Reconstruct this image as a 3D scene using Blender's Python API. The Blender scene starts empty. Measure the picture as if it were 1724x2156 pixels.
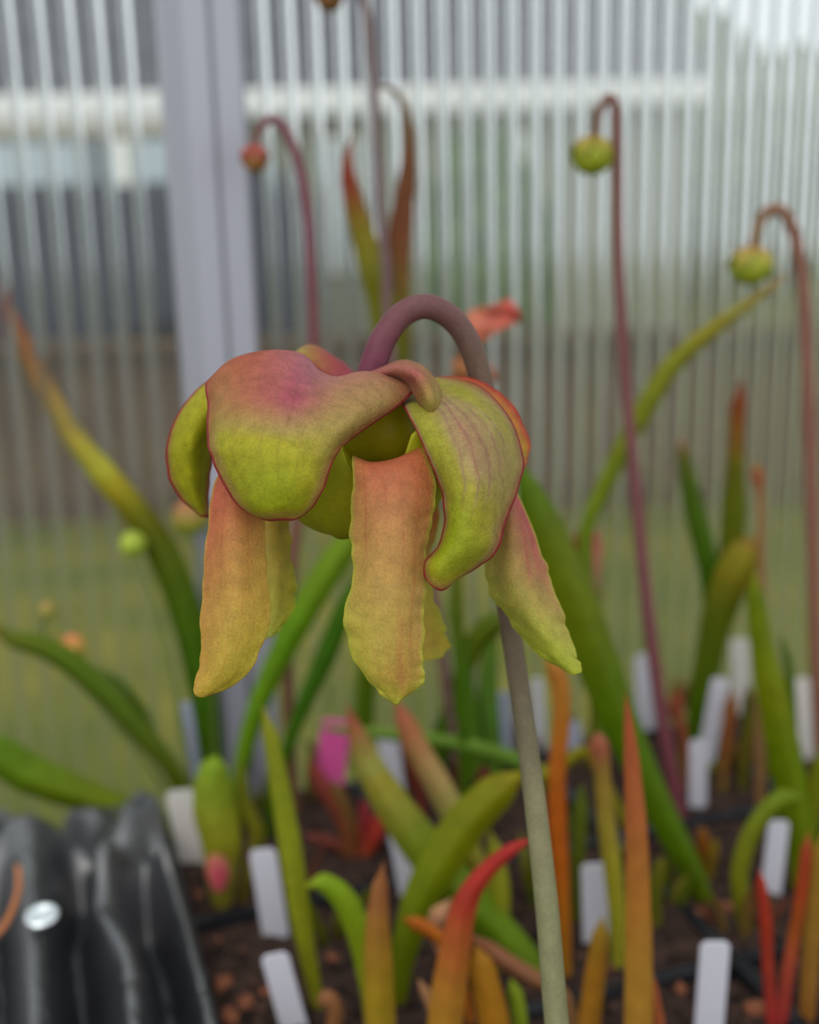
import bpy, bmesh, math, random
import numpy as np
from mathutils import Vector, noise

random.seed(7)
rng = np.random.default_rng(7)
scene = bpy.context.scene
COL = scene.collection

# ------------------------------------------------------------------ camera
FPX, CX, CY = 2400.0, 862.0, 1078.0
ZS = 0.82                      # height of the potting soil above the ground outside
CAMZ = ZS + 0.262
TH, RO = math.radians(13.4), math.radians(1.4)
F = np.array([0, math.cos(TH), -math.sin(TH)])
R0 = np.array([1.0, 0, 0]); U0 = np.array([0, math.sin(TH), math.cos(TH)])
RR = R0 * math.cos(RO) - U0 * math.sin(RO)
UU = U0 * math.cos(RO) + R0 * math.sin(RO)
C0 = np.array([0, 0, CAMZ])
cam_data = bpy.data.cameras.new('camera')
cam = bpy.data.objects.new('camera', cam_data); COL.objects.link(cam)
from mathutils import Matrix
cam.matrix_world = Matrix(((RR[0], UU[0], -F[0], C0[0]), (RR[1], UU[1], -F[1], C0[1]),
                           (RR[2], UU[2], -F[2], C0[2]), (0, 0, 0, 1)))
cam_data.sensor_fit = 'VERTICAL'; cam_data.sensor_height = 24.0
cam_data.lens = 24.0 * FPX / 2156.0
cam_data.clip_start = 0.01; cam_data.clip_end = 200
cam_data.dof.use_dof = True
cam_data.dof.focus_distance = 0.217
cam_data.dof.aperture_fstop = cam_data.lens / 4.6
scene.camera = cam

# ------------------------------------------------------------------ world, light, exposure
world = bpy.data.worlds.new('overcast_sky'); scene.world = world
world.use_nodes = True
wn = world.node_tree.nodes['Background']
wn.inputs[0].default_value = (0.95, 0.975, 1.0, 1); wn.inputs[1].default_value = 0.95
sun_d = bpy.data.lights.new('open_sky_sun_offscreen', 'SUN'); sun_d.energy = 0.9; sun_d.angle = math.radians(50)
sun_d.color = (1.0, 0.95, 0.87)
sun = bpy.data.objects.new('open_sky_sun_offscreen', sun_d); COL.objects.link(sun)
sun.rotation_euler = (math.radians(42), 0, math.radians(-22))
vs = scene.view_settings
vs.view_transform = 'Standard'; vs.look = 'None'; vs.gamma = 1.0; vs.use_curve_mapping = False
vs.exposure = 0.42

# ------------------------------------------------------------------ pixel helpers
def ray(px, py):
    return F + RR * ((px - CX) / FPX) - UU * ((py - CY) / FPX)
def W(px, py, d):
    return C0 + ray(px, py) * d
def W_z(px, py, z):
    r = ray(px, py); return C0 + r * ((z - CAMZ) / r[2])
def W_y(px, py, y):
    r = ray(px, py); return C0 + r * (y / r[1])

def lin(c):
    out = []
    for v in c[:3]:
        v = v / 255.0
        out.append(v / 12.92 if v <= 0.04045 else ((v + 0.055) / 1.055) ** 2.4)
    return np.array(out)

def even(cols, floor=0.0):
    c = np.asarray(cols, float).reshape(-1, 3); v = c.max(1); k = c.argmax(1); out = c.copy()
    for q in range(3):
        m = k == q
        if m.any(): out[m] *= (max(v[m].mean(), floor if q == 1 else 0.0) / v[m])[:, None]
    return [tuple(x) for x in np.minimum(out, 250)]
def even_rows(rows):
    flat = even([c for r in rows for c in r]); out = []
    for r in rows:
        out.append(flat[:len(r)]); flat = flat[len(r):]
    return out

def catmull(P, n):
    """P (k, ...) -> (n, ...) interpolated through the control points"""
    P = np.asarray(P, float); k = len(P)
    if k == 2:
        t = np.linspace(0, 1, n).reshape((-1,) + (1,) * (P.ndim - 1))
        return P[0] * (1 - t) + P[1] * t
    E = np.concatenate([[2 * P[0] - P[1]], P, [2 * P[-1] - P[-2]]])
    out = []
    for u in np.linspace(0, k - 1, n):
        i = min(int(u), k - 2); f = u - i
        a, b, c, d = E[i], E[i + 1], E[i + 2], E[i + 3]
        out.append(0.5 * ((2 * b) + (-a + c) * f + (2 * a - 5 * b + 4 * c - d) * f * f + (-a + 3 * b - 3 * c + d) * f ** 3))
    return np.array(out)
def lerp_rows(P, n):
    P = np.asarray(P, float); k = len(P)
    if k == 1:
        return np.repeat(P, n, 0)
    u = np.linspace(0, k - 1, n); i = np.minimum(u.astype(int), k - 2)
    f = (u - i).reshape((-1,) + (1,) * (P.ndim - 1))
    f = f * f * (3 - 2 * f) * .5 + f * .5
    return P[i] * (1 - f) + P[i + 1] * f

# ------------------------------------------------------------------ materials
def new_mat(name):
    m = bpy.data.materials.new(name); m.use_nodes = True
    nt = m.node_tree; nt.nodes.clear()
    out = nt.nodes.new('ShaderNodeOutputMaterial')
    return m, nt, out
def node(nt, kind, **kw):
    n = nt.nodes.new(kind)
    for k, v in kw.items():
        if k.startswith('i_'):
            key = k[2:]
            key = int(key) if key.isdigit() else key.replace('_', ' ')
            n.inputs[key].default_value = v
        else:
            setattr(n, k, v)
    return n
def rgba(c): return (*[float(x) for x in c], 1.0)

def plant_mat(name, transl=0.25, rough=0.45, scale=900.0, vein=0.0, mott=0.25, bump=0.15, sheen=0.0, veincol=(150, 70, 60), spec=0.35, veins_n=16):
    m, nt, out = new_mat(name)
    L = nt.links.new
    at = node(nt, 'ShaderNodeAttribute', attribute_name='Col')
    tc = node(nt, 'ShaderNodeTexCoord')
    nz = node(nt, 'ShaderNodeTexNoise', i_Scale=scale, i_Detail=4.0)
    L(tc.outputs['Object'], nz.inputs['Vector'])
    nz2 = node(nt, 'ShaderNodeTexNoise', i_Scale=scale * .18, i_Detail=3.0)
    L(tc.outputs['Object'], nz2.inputs['Vector'])
    ad = node(nt, 'ShaderNodeMath', operation='ADD'); L(nz.outputs[0], ad.inputs[0]); L(nz2.outputs[0], ad.inputs[1])
    mr = node(nt, 'ShaderNodeMapRange', i_1=0.65, i_2=1.35, i_3=1.0 - mott, i_4=1.0 + mott); L(ad.outputs[0], mr.inputs[0])
    mul = node(nt, 'ShaderNodeVectorMath', operation='SCALE'); L(at.outputs['Color'], mul.inputs[0]); L(mr.outputs[0], mul.inputs['Scale'])
    colr = mul.outputs[0]
    if vein > 0:
        uv = node(nt, 'ShaderNodeUVMap', uv_map='UVMap')
        sep = node(nt, 'ShaderNodeSeparateXYZ'); L(uv.outputs[0], sep.inputs[0])
        n3 = node(nt, 'ShaderNodeTexNoise', i_Scale=260.0, i_Detail=3.0); L(tc.outputs['Object'], n3.inputs['Vector'])
        w1 = node(nt, 'ShaderNodeMath', operation='MULTIPLY_ADD', i_1=veins_n * 2.0); L(sep.outputs[0], w1.inputs[0])
        w1b = node(nt, 'ShaderNodeMath', operation='MULTIPLY', i_1=3.2); L(n3.outputs[0], w1b.inputs[0]); L(w1b.outputs[0], w1.inputs[2])
        sn = node(nt, 'ShaderNodeMath', operation='SINE')
        w2 = node(nt, 'ShaderNodeMath', operation='MULTIPLY', i_1=math.pi); L(w1.outputs[0], w2.inputs[0]); L(w2.outputs[0], sn.inputs[0])
        th = node(nt, 'ShaderNodeMapRange', i_1=0.9, i_2=1.0, i_3=0.0, i_4=vein); L(sn.outputs[0], th.inputs[0])
        br = node(nt, 'ShaderNodeMapRange', i_1=0.42, i_2=0.62, i_3=0.0, i_4=1.0); L(nz2.outputs[0], br.inputs[0])
        mm = node(nt, 'ShaderNodeMath', operation='MULTIPLY'); L(th.outputs[0], mm.inputs[0]); L(br.outputs[0], mm.inputs[1])
        mx = node(nt, 'ShaderNodeMix', data_type='RGBA'); L(mm.outputs[0], mx.inputs['Factor'])
        L(colr, mx.inputs['A']); mx.inputs['B'].default_value = rgba(lin(veincol))
        colr = mx.outputs['Result']
    pb = node(nt, 'ShaderNodeBsdfPrincipled', i_Roughness=rough)
    pb.inputs['Specular IOR Level'].default_value = spec
    pb.inputs['Sheen Weight'].default_value = sheen
    L(colr, pb.inputs['Base Color'])
    bp = node(nt, 'ShaderNodeBump', i_Strength=bump, i_Distance=0.0004); L(nz.outputs[0], bp.inputs['Height']); L(bp.outputs[0], pb.inputs['Normal'])
    if transl > 0:
        tr = node(nt, 'ShaderNodeBsdfTranslucent'); L(colr, tr.inputs[0])
        ms = node(nt, 'ShaderNodeMixShader', i_0=transl); L(pb.outputs[0], ms.inputs[1]); L(tr.outputs[0], ms.inputs[2])
        L(ms.outputs[0], out.inputs[0])
    else:
        L(pb.outputs[0], out.inputs[0])
    return m

def plain_mat(name, col, rough=0.5, metal=0.0, spec=0.5, var=0.0, scale=40.0, col2=None, bump=0.0, bumpd=0.001, stretch=None):
    m, nt, out = new_mat(name); L = nt.links.new
    pb = node(nt, 'ShaderNodeBsdfPrincipled', i_Roughness=rough, i_Metallic=metal)
    pb.inputs['Specular IOR Level'].default_value = spec
    pb.inputs['Base Color'].default_value = rgba(lin(col))
    if col2 is not None or bump > 0:
        tc = node(nt, 'ShaderNodeTexCoord'); nz = node(nt, 'ShaderNodeTexNoise', i_Scale=scale, i_Detail=5.0, i_Roughness=0.6)
        if stretch:
            mp = node(nt, 'ShaderNodeMapping'); mp.inputs['Scale'].default_value = stretch
            L(tc.outputs['Object'], mp.inputs[0]); L(mp.outputs[0], nz.inputs['Vector'])
        else:
            L(tc.outputs['Object'], nz.inputs['Vector'])
        if col2 is not None:
            cr = node(nt, 'ShaderNodeValToRGB')
            cr.color_ramp.elements[0].position = 0.38; cr.color_ramp.elements[1].position = 0.62
            cr.color_ramp.elements[0].color = rgba(lin(col)); cr.color_ramp.elements[1].color = rgba(lin(col2))
            L(nz.outputs[0], cr.inputs[0]); L(cr.outputs[0], pb.inputs['Base Color'])
        if bump > 0:
            bp = node(nt, 'ShaderNodeBump', i_Strength=bump, i_Distance=bumpd); L(nz.outputs[0], bp.inputs['Height']); L(bp.outputs[0], pb.inputs['Normal'])
    L(pb.outputs[0], out.inputs[0])
    return m

def sheet_mat(name):
    m, nt, out = new_mat(name); L = nt.links.new
    tr = node(nt, 'ShaderNodeBsdfTransparent'); tr.inputs[0].default_value = (0.95, 0.96, 0.96, 1)
    tl = node(nt, 'ShaderNodeBsdfTranslucent'); tl.inputs[0].default_value = (0.72, 0.73, 0.72, 1)
    df = node(nt, 'ShaderNodeBsdfDiffuse'); df.inputs[0].default_value = (0.6, 0.6, 0.6, 1)
    gl = node(nt, 'ShaderNodeBsdfGlossy', i_Roughness=0.35); gl.inputs[0].default_value = (0.8, 0.8, 0.8, 1)
    a = node(nt, 'ShaderNodeMixShader', i_0=0.45); L(tl.outputs[0], a.inputs[1]); L(df.outputs[0], a.inputs[2])
    b = node(nt, 'ShaderNodeMixShader', i_0=0.15); L(a.outputs[0], b.inputs[1]); L(gl.outputs[0], b.inputs[2])
    c = node(nt, 'ShaderNodeMixShader', i_0=0.034); L(tr.outputs[0], c.inputs[1]); L(b.outputs[0], c.inputs[2])
    L(c.outputs[0], out.inputs[0])
    return m
def rib_mat(name):
    m, nt, out = new_mat(name); L = nt.links.new
    g = node(nt, 'ShaderNodeBsdfGlass', i_Roughness=0.1, i_IOR=1.5); g.inputs[0].default_value = (0.97, 0.98, 0.98, 1)
    tl = node(nt, 'ShaderNodeBsdfTranslucent'); tl.inputs[0].default_value = (0.8, 0.8, 0.8, 1)
    c = node(nt, 'ShaderNodeMixShader', i_0=0.03); L(g.outputs[0], c.inputs[1]); L(tl.outputs[0], c.inputs[2])
    L(c.outputs[0], out.inputs[0])
    return m

M = {}
M['sepal'] = plant_mat('sepal_skin', transl=.4, rough=.5, spec=.16, scale=2400, vein=.16, mott=.26, bump=.45, sheen=.0, veins_n=7)
M['petal'] = plant_mat('petal_skin', transl=.42, rough=.55, scale=2000, vein=.28, mott=.22, bump=.4, sheen=.0, spec=.25, veins_n=7, veincol=(178, 92, 70))
M['style'] = plant_mat('style_skin', transl=.5, rough=.5, scale=900, mott=.12, bump=.1)
M['scape'] = plant_mat('scape_skin', transl=0, rough=.55, scale=1600, mott=.18, bump=.25, spec=.2)
M['leaf'] = plant_mat('pitcher_leaf_skin', transl=.28, rough=.5, scale=160, vein=.3, mott=.2, bump=.0, spec=.16, veins_n=5, veincol=(110, 60, 35))
M['pod'] = plant_mat('seed_pod_skin', transl=.12, rough=.5, scale=250, mott=.25, bump=.1)
M['tag_white'] = plain_mat('white_plastic', (188, 188, 198), rough=.35)
M['tag_cream'] = plain_mat('cream_plastic', (190, 186, 181), rough=.35)
M['tag_blue'] = plain_mat('bluish_white_plastic', (164, 169, 190), rough=.35)
M['tag_pink'] = plain_mat('pink_plastic', (226, 92, 162), rough=.4)
M['pot'] = plain_mat('black_pot_plastic', (24, 26, 31), rough=.42, spec=.4)
M['soil'] = plain_mat('potting_soil', (30, 23, 21), rough=.95, spec=.1, col2=(68, 52, 46), scale=170, bump=.8, bumpd=.003)
M['grit'] = plain_mat('soil_crumbs', (50, 38, 34), rough=.95, spec=.1, col2=(88, 66, 55), scale=60)
M['chip'] = plain_mat('bark_chip', (104, 66, 48), rough=.9, spec=.1, col2=(142, 88, 64), scale=120)
M['bag'] = plain_mat('black_poly_sheet', (34, 35, 40), rough=.38, spec=1.0)
M['bag'].node_tree.nodes['Principled BSDF'].inputs['IOR'].default_value = 1.75
M['eyelet'] = plain_mat('eyelet_metal', (225, 232, 235), rough=.22, metal=1.0)
M['cord'] = plain_mat('orange_brown_cord', (170, 104, 58), rough=.7)
M['alu'] = plain_mat('aluminium', (156, 157, 168), rough=.42, metal=.35)
M['sheet'] = sheet_mat('polycarbonate_sheet')
M['rib'] = rib_mat('polycarbonate_rib')
M['bench'] = plain_mat('bench_board', (58, 54, 50), rough=.8, col2=(74, 68, 60), scale=30)
M['grass'] = plain_mat('lawn', (76, 86, 8), rough=.95, spec=.1, col2=(118, 112, 28), scale=2.2)
M['fence'] = plain_mat('weathered_boards', (80, 63, 47), rough=.9, spec=.1, col2=(102, 82, 60), scale=6, stretch=(6, 6, .6))
M['van'] = plain_mat('dark_blue_paint', (38, 44, 60), rough=.3)
M['van_top'] = plain_mat('beige_paint', (176, 172, 158), rough=.4)
M['glass'] = plain_mat('van_glass', (176, 190, 198), rough=.12, spec=.8)
M['render'] = plain_mat('pale_house_render', (140, 142, 126), rough=.9, spec=.1)
M['white'] = plain_mat('white_gutter', (236, 236, 232), rough=.5)
M['roof'] = plain_mat('grey_roof_tile', (82, 83, 90), rough=.8, spec=.2, col2=(100, 100, 106), scale=5)
M['hedge'] = plain_mat('hedge_leaf', (52, 74, 44), rough=.8, spec=.2, col2=(92, 116, 66), scale=9)
M['tree'] = plain_mat('far_tree_leaf', (88, 98, 70), rough=.85, spec=.1, col2=(120, 128, 96), scale=3)

# ------------------------------------------------------------------ object helpers
def link(name, me, mat=None, parent=None):
    o = bpy.data.objects.new(name, me); COL.objects.link(o)
    if mat is not None:
        me.materials.append(mat)
    if parent is not None:
        o.parent = parent
        o.matrix_parent_inverse = parent.matrix_world.inverted()
    return o
def empty(name, loc):
    o = bpy.data.objects.new(name, None); COL.objects.link(o)
    o.empty_display_size = 0.01
    o.location = [float(v) for v in loc]
    bpy.context.view_layer.update()
    return o
def tag(o, label, cat, group=None, kind=None):
    o['label'] = label; o['category'] = cat
    if group: o['group'] = group
    if kind: o['kind'] = kind
    return o
def mesh_from(name, V, Fc, smooth=True, cols=None, uvs=None):
    me = bpy.data.meshes.new(name)
    me.from_pydata([tuple(map(float, v)) for v in V], [], Fc)
    if smooth:
        me.polygons.foreach_set('use_smooth', [True] * len(me.polygons))
    if cols is not None:
        a = me.color_attributes.new('Col', 'FLOAT_COLOR', 'POINT')
        a.data.foreach_set('color', np.concatenate([np.clip(cols, 0, 1), np.ones((len(cols), 1))], 1).astype(np.float32).ravel())
    if uvs is not None:
        uv = me.uv_layers.new(name='UVMap')
        li = np.empty(len(me.loops), dtype=np.int32); me.loops.foreach_get('vertex_index', li)
        uv.data.foreach_set('uv', np.asarray(uvs, np.float32)[li].ravel())
    me.update()
    return me
def grid_faces(n, m, wrap=False):
    f = []
    for i in range(n - 1):
        for j in range(m if wrap else m - 1):
            k = (j + 1) % m
            f.append((i * m + j, i * m + k, (i + 1) * m + k, (i + 1) * m + j))
    return f
def box_bm(bm, c, s, rot=None):
    r = bmesh.ops.create_cube(bm, size=1.0)
    for v in r['verts']:
        p = Vector((v.co.x * s[0], v.co.y * s[1], v.co.z * s[2]))
        if rot is not None: p = rot @ p
        v.co = p + Vector(c)
    return r['verts']
def bm_obj(name, bm, mat, parent=None, bevel=0.0, smooth=False):
    if bevel > 0:
        bmesh.ops.bevel(bm, geom=list(bm.edges), offset=bevel, segments=2, affect='EDGES', profile=.6)
    me = bpy.data.meshes.new(name); bm.to_mesh(me); bm.free()
    if smooth:
        me.polygons.foreach_set('use_smooth', [True] * len(me.polygons))
    return link(name, me, mat, parent)

def tube_mesh(name, P, rad, cols, flat=1.0, ring=12, n=28, cap=True, vref=(0, -1, 0.15), twist=0.0, fold=0.0, tint=(1, 1, 1)):
    """a swept elliptical tube through world points"""
    P = catmull(P, n); rad = lerp_rows(np.asarray(rad, float).reshape(-1, 1), n)[:, 0]
    if fold:
        q_ = np.linspace(0, 1, n); rad = rad * np.clip(np.clip(q_ / .14, 0, 1) ** .75, .08, 1)
    cols = even(cols, 112.0)
    cc = lerp_rows(np.array([lin(c) for c in cols]), n) * (np.array([(.92, .77, .32) if c[1] > c[0] else (.88, .9, .8) for c in lerp_rows(np.array(cols, float), n)]) if tint == 'leaf' else np.array(tint))
    T = np.gradient(P, axis=0); T /= np.linalg.norm(T, axis=1)[:, None] + 1e-12
    vr = np.array(vref, float); vr /= np.linalg.norm(vr)
    V, CC, UV = [], [], []
    prev = None
    for i in range(n):
        side = np.cross(T[i], vr)
        if np.linalg.norm(side) < .25 and prev is not None: side = prev
        if prev is not None and np.dot(side, prev) < 0: side = -side
        side = side - T[i] * np.dot(side, T[i]); side /= np.linalg.norm(side) + 1e-12
        prev = side
        nrm = np.cross(side, T[i])
        tw = twist * i / (n - 1)
        s2 = side * math.cos(tw) + nrm * math.sin(tw); n2 = -side * math.sin(tw) + nrm * math.cos(tw)
        for j in range(ring):
            a = 2 * math.pi * j / ring
            fo = fold * (abs(math.cos(a)) - .5) * rad[i]
            V.append(P[i] + s2 * math.cos(a) * rad[i] + n2 * (math.sin(a) * rad[i] * flat - fo))
            CC.append(cc[i]); UV.append((abs(j - ring / 2) / ring * 2, i / (n - 1)))
    faces = grid_faces(n, ring, True)
    if cap:
        faces.append(tuple(range(ring))[::-1]); faces.append(tuple((n - 1) * ring + j for j in range(ring)))
    return mesh_from(name, V, faces, True, np.array(CC), UV)

def smoothstep(a, b, x):
    t = np.clip((x - a) / (b - a), 0, 1); return t * t * (3 - 2 * t)

def sheet_part(name, rows, cols, mat, parent, ns=90, nt=60, edge=None, ew=7, soft=14, soft_amt=.35, thick=.0007, wav=2.0, wavf=9, seed=1, bump=0.0, tip_edge=True, spots=(), fl=1.0, streaks=()):
    """thin curved petal or sepal lofted through control rows of (px, py, depth)"""
    k = max(len(r) for r in rows)
    G = np.array([catmull(r, k) if len(r) != k else r for r in rows], float)
    dm = G[..., 2].mean(1, keepdims=True); G[..., 2] = dm + (G[..., 2] - dm) * fl
    A = catmull(G, ns)                                   # along
    # denser sampling towards both edges
    tt = np.linspace(0, 1, nt); tt = .5 - .5 * np.cos(np.pi * (tt * .86 + .07)); tt = (tt - tt[0]) / (tt[-1] - tt[0])
    B = np.array([catmull(a, 241) for a in A])
    idx = tt * 240; i0 = np.minimum(idx.astype(int), 239); f = (idx - i0)[None, :, None]
    S = B[:, i0] * (1 - f) + B[:, i0 + 1] * f             # (ns, nt, 3) px,py,depth
    s = np.linspace(0, 1, ns)[:, None] * np.ones((1, nt)); t = tt[None, :] * np.ones((ns, 1))
    for _ in range(60 if ns > 100 else 15):                # ease the depth between control rows
        S[1:-1, :, 2] = S[1:-1, :, 2] * .5 + (S[:-2, :, 2] + S[2:, :, 2]) * .25
    # ragged rim
    r2 = np.random.default_rng(seed)
    ph = r2.uniform(0, 6.28, 8)
    def wob(x, o): return sum(np.sin(x * wavf * (1 + .73 * q) + ph[(q + o) % 8]) / (1 + q * .7) for q in range(4)) * .5
    wrow = np.linalg.norm(S[:, -1, :2] - S[:, 0, :2], axis=1)[:, None] + 1e-6
    across = (S[:, -1:, :2] - S[:, :1, :2]) / np.maximum(wrow[:, :, None], 30.0)
    amp = smoothstep(.12, .35, s) * wav
    S[..., :2] += across * (wob(s * 6.28, 0) * amp * smoothstep(.2, 0, t) + wob(s * 6.28, 3) * amp * smoothstep(.8, 1, t))[..., None]
    S[..., 2] += .00007 * wav * (wob(s * 6.28, 1) * smoothstep(.3, 0, t) + wob(s * 6.28, 4) * smoothstep(.7, 1, t)) * smoothstep(.15, .4, s)
    if bump:
        S[..., 2] += bump * (np.sin(s * 17 + t * 9 + ph[0]) * np.sin(t * 11 - s * 6 + ph[1]) + .5 * np.sin(s * 31 + ph[2]) * np.sin(t * 19 + ph[3])) * smoothstep(.1, .3, s)
    # pigment
    cols = even_rows(cols)
    kk = max(len(r) for r in cols)
    CG = np.array([lerp_rows([lin(c) for c in r], kk) for r in cols])
    CA = lerp_rows(CG, ns)
    cidx = t[0] * (kk - 1); c0 = np.minimum(cidx.astype(int), max(kk - 2, 0)); cf = (cidx - c0)[None, :, None]
    Cc = CA[:, c0] * (1 - cf) + CA[:, np.minimum(c0 + 1, kk - 1)] * cf if kk > 1 else np.repeat(CA, nt, 1)
    if edge is not None:
        dl = t * wrow; dr = (1 - t) * wrow
        ln = np.cumsum(np.concatenate([[np.zeros(nt)], np.linalg.norm(np.diff(S[..., :2], axis=0), axis=2)]), 0)
        dt = ln[-1:] - ln
        d = np.minimum(dl, dr)
        if tip_edge: d = np.minimum(d, dt)
        fade = smoothstep(.0, .12, s)
        e = (1 - smoothstep(ew * .5, ew, d)) * fade
        e2 = (1 - smoothstep(ew, ew + soft, d)) * soft_amt * fade
        e = np.maximum(e, e2)[..., None]
        Cc = Cc * (1 - e) + lin(edge) * e
    for (ss, tc_, rs, rt, colr, amt) in spots:
        w_ = (np.exp(-(((s - ss) / rs) ** 2 + ((t - tc_) / rt) ** 2)) * amt)[..., None]
        Cc = Cc * (1 - w_) + lin(colr) * w_
    for (sa, sb, ta, tb, bow, wd, colr, amt) in streaks:       # pigment veins running down the blade
        q = np.clip((s - sa) / (sb - sa), 0, 1)
        tc_ = ta + (tb - ta) * q + bow * np.sin(q * np.pi) + .006 * np.sin(q * 23 + ta * 40)
        inside = smoothstep(sa - .02, sa + .04, s) * (1 - smoothstep(sb - .15, sb, s))
        w_ = (np.exp(-(np.abs(t - tc_) / wd) ** 1.5) * inside * amt)[..., None]
        Cc = Cc * (1 - w_) + lin(colr) * w_
    if name == 'petal':
        Cc = Cc * np.array([1.0, 1.04, .86])
    else:
        gn = smoothstep(.72, .98, Cc[..., 1] / (Cc[..., 0] + 1e-6))[..., None]     # greener tissue is purer in hue
        Cc = Cc * (gn * np.array([1.12, 1.08, .40]) + (1 - gn) * np.array([1.14, 1.14, 1.1]))
    V = np.array([W(*p) for p in S.reshape(-1, 3)])
    o = link(name, mesh_from(name, V, grid_faces(ns, nt), True, Cc.reshape(-1, 3), np.stack([t, s], -1).reshape(-1, 2)), mat, parent)
    md = o.modifiers.new('thickness', 'SOLIDIFY'); md.thickness = thick; md.offset = 0
    return o

# ================================================================== SETTING
YAW = math.radians(18)
UD = np.array([math.cos(YAW), math.sin(YAW), 0]); VD = np.array([-math.sin(YAW), math.cos(YAW), 0])
WP = np.array([-0.115, 0.520, 0])                      # a point on the inner face of the wall
def wall_pt(px, py):
    r = ray(px, py); t = np.dot(WP - C0, VD) / np.dot(r, VD); return C0 + r * t
def wall_u(px, py): return float(np.dot(wall_pt(px, py) - WP, UD))
ROTW = Matrix.Rotation(YAW, 3, 'Z')
def wbox(name, u0, u1, v0, v1, z0, z1, mat, parent=None, bevel=0.0):
    bm = bmesh.new()
    c = WP + UD * (u0 + u1) / 2 + VD * (v0 + v1) / 2
    box_bm(bm, (c[0], c[1], (z0 + z1) / 2), (u1 - u0, v1 - v0, z1 - z0), ROTW)
    return bm_obj(name, bm, mat, parent, bevel)

# ground outside
bm = bmesh.new()
vs_ = [bm.verts.new(p) for p in ((-40, -3, 0), (40, -3, 0), (40, 60, 0), (-40, 60, 0))]
bm.faces.new(vs_)
gr = bm_obj('floor', bm, M['grass']); gr['kind'] = 'structure'
gr['label'] = 'olive green lawn outside the glazing'

# polycarbonate wall with its ribs, aluminium post
wall = empty('wall_back', (WP[0], WP[1], 0)); wall['kind'] = 'structure'
wall['label'] = 'ribbed clear polycarbonate greenhouse wall behind the plants'
ZT = 2.1
ua, ub = wall_u(352, 300), wall_u(515, 300)
U_MIN, U_MAX = -0.62, 0.95
for nm, v in (('inner_sheet', 0.0), ('outer_sheet', 0.010)):
    for (a, b) in ((U_MIN, ua + .006), (ub - .006, U_MAX)):
        wbox(nm, a, b, v, v + .0006, 0.02, ZT, M['sheet'], wall)
SP = 0.0121
RIB_W, RIB_D = 0.0050, 0.0088
ribs_u = []
u = wall_u(18, 60)
k0 = int((U_MIN - u) / SP)
for k in range(k0, 60):
    x = u + k * SP
    if U_MIN + .01 < x < ua - .004: ribs_u.append(x)
u = wall_u(613, 60)
for k in range(-20, 90):
    x = u + k * SP
    if ub + .003 < x < U_MAX - .01: ribs_u.append(x)
rv, nseg = [], 10
for z in (0.02, ZT):
    for j in range(nseg):
        a = 2 * math.pi * j / nseg
        rv.append((math.cos(a) * RIB_W / 2, math.sin(a) * RIB_D / 2, z))
rf = [(j, (j + 1) % nseg, nseg + (j + 1) % nseg, nseg + j) for j in range(nseg)]
rme = mesh_from('rib', rv, rf, True); rme.materials.append(M['rib'])
for x in ribs_u:
    o = bpy.data.objects.new('rib', rme); COL.objects.link(o)
    p = WP + UD * x + VD * 0.0053
    o.location = (p[0], p[1], 0); o.rotation_euler = (0, 0, YAW)
    o.parent = wall; o.matrix_parent_inverse = wall.matrix_world.inverted()

def prism(name, prof, z0, z1, mat, parent=None):
    n = len(prof); V = []
    for z in (z0, z1):
        for (a, b) in prof:
            p = WP + UD * a + VD * b; V.append((p[0], p[1], z))
    Fc = [(j, (j + 1) % n, n + (j + 1) % n, n + j) for j in range(n)] + [tuple(range(n))[::-1], tuple(range(n, 2 * n))]
    o = link(name, mesh_from(name, V, Fc, False), mat, parent)
    return o
post = empty('trim_1', (*(WP + UD * (ua + ub) / 2)[:2], 0)); post['kind'] = 'structure'
post['label'] = 'grey aluminium glazing post between the wall panels'
w_ = ub - ua
prism('post_left_face', [(ua, -.001), (ua + w_ * .24, -.011), (ua + w_ * .54, -.011), (ua + w_ * .54, .012), (ua, .012)], 0, ZT, M['alu'], post)
prism('post_groove', [(ua + w_ * .54, -.0065), (ua + w_ * .62, -.0065), (ua + w_ * .62, .012), (ua + w_ * .54, .012)], 0, ZT, M['alu'], post)
prism('post_right_face', [(ua + w_ * .62, -.009), (ub - .002, -.009), (ub, -.007), (ub, .012), (ua + w_ * .62, .012)], 0, ZT, M['alu'], post)

# ------------------------------------------------------------------ things outside, seen through the wall
# board fence
YF = 4.5
fz = W_y(200, 722, YF)[2]
fence = empty('board_fence', (0, YF, 0))
tag(fence, 'low brown timber board fence standing on the lawn outside', 'fence')
x = -3.2; i = 0
while x < 3.4:
    w2 = .135
    bm = bmesh.new(); hh = fz - .03 + random.uniform(-.015, .01)
    box_bm(bm, (x + w2 / 2, YF + random.uniform(-.004, .004), hh / 2), (w2 - .012, .018, hh))
    bm_obj('board', bm, M['fence'], fence); x += w2
for zz, hh, dp in ((fz - .012, .03, .16), (.12, .06, .03)):
    bm = bmesh.new(); box_bm(bm, (.1, YF - .02, zz), (6.6, dp, hh)); bm_obj('rail', bm, M['fence'], fence)

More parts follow.
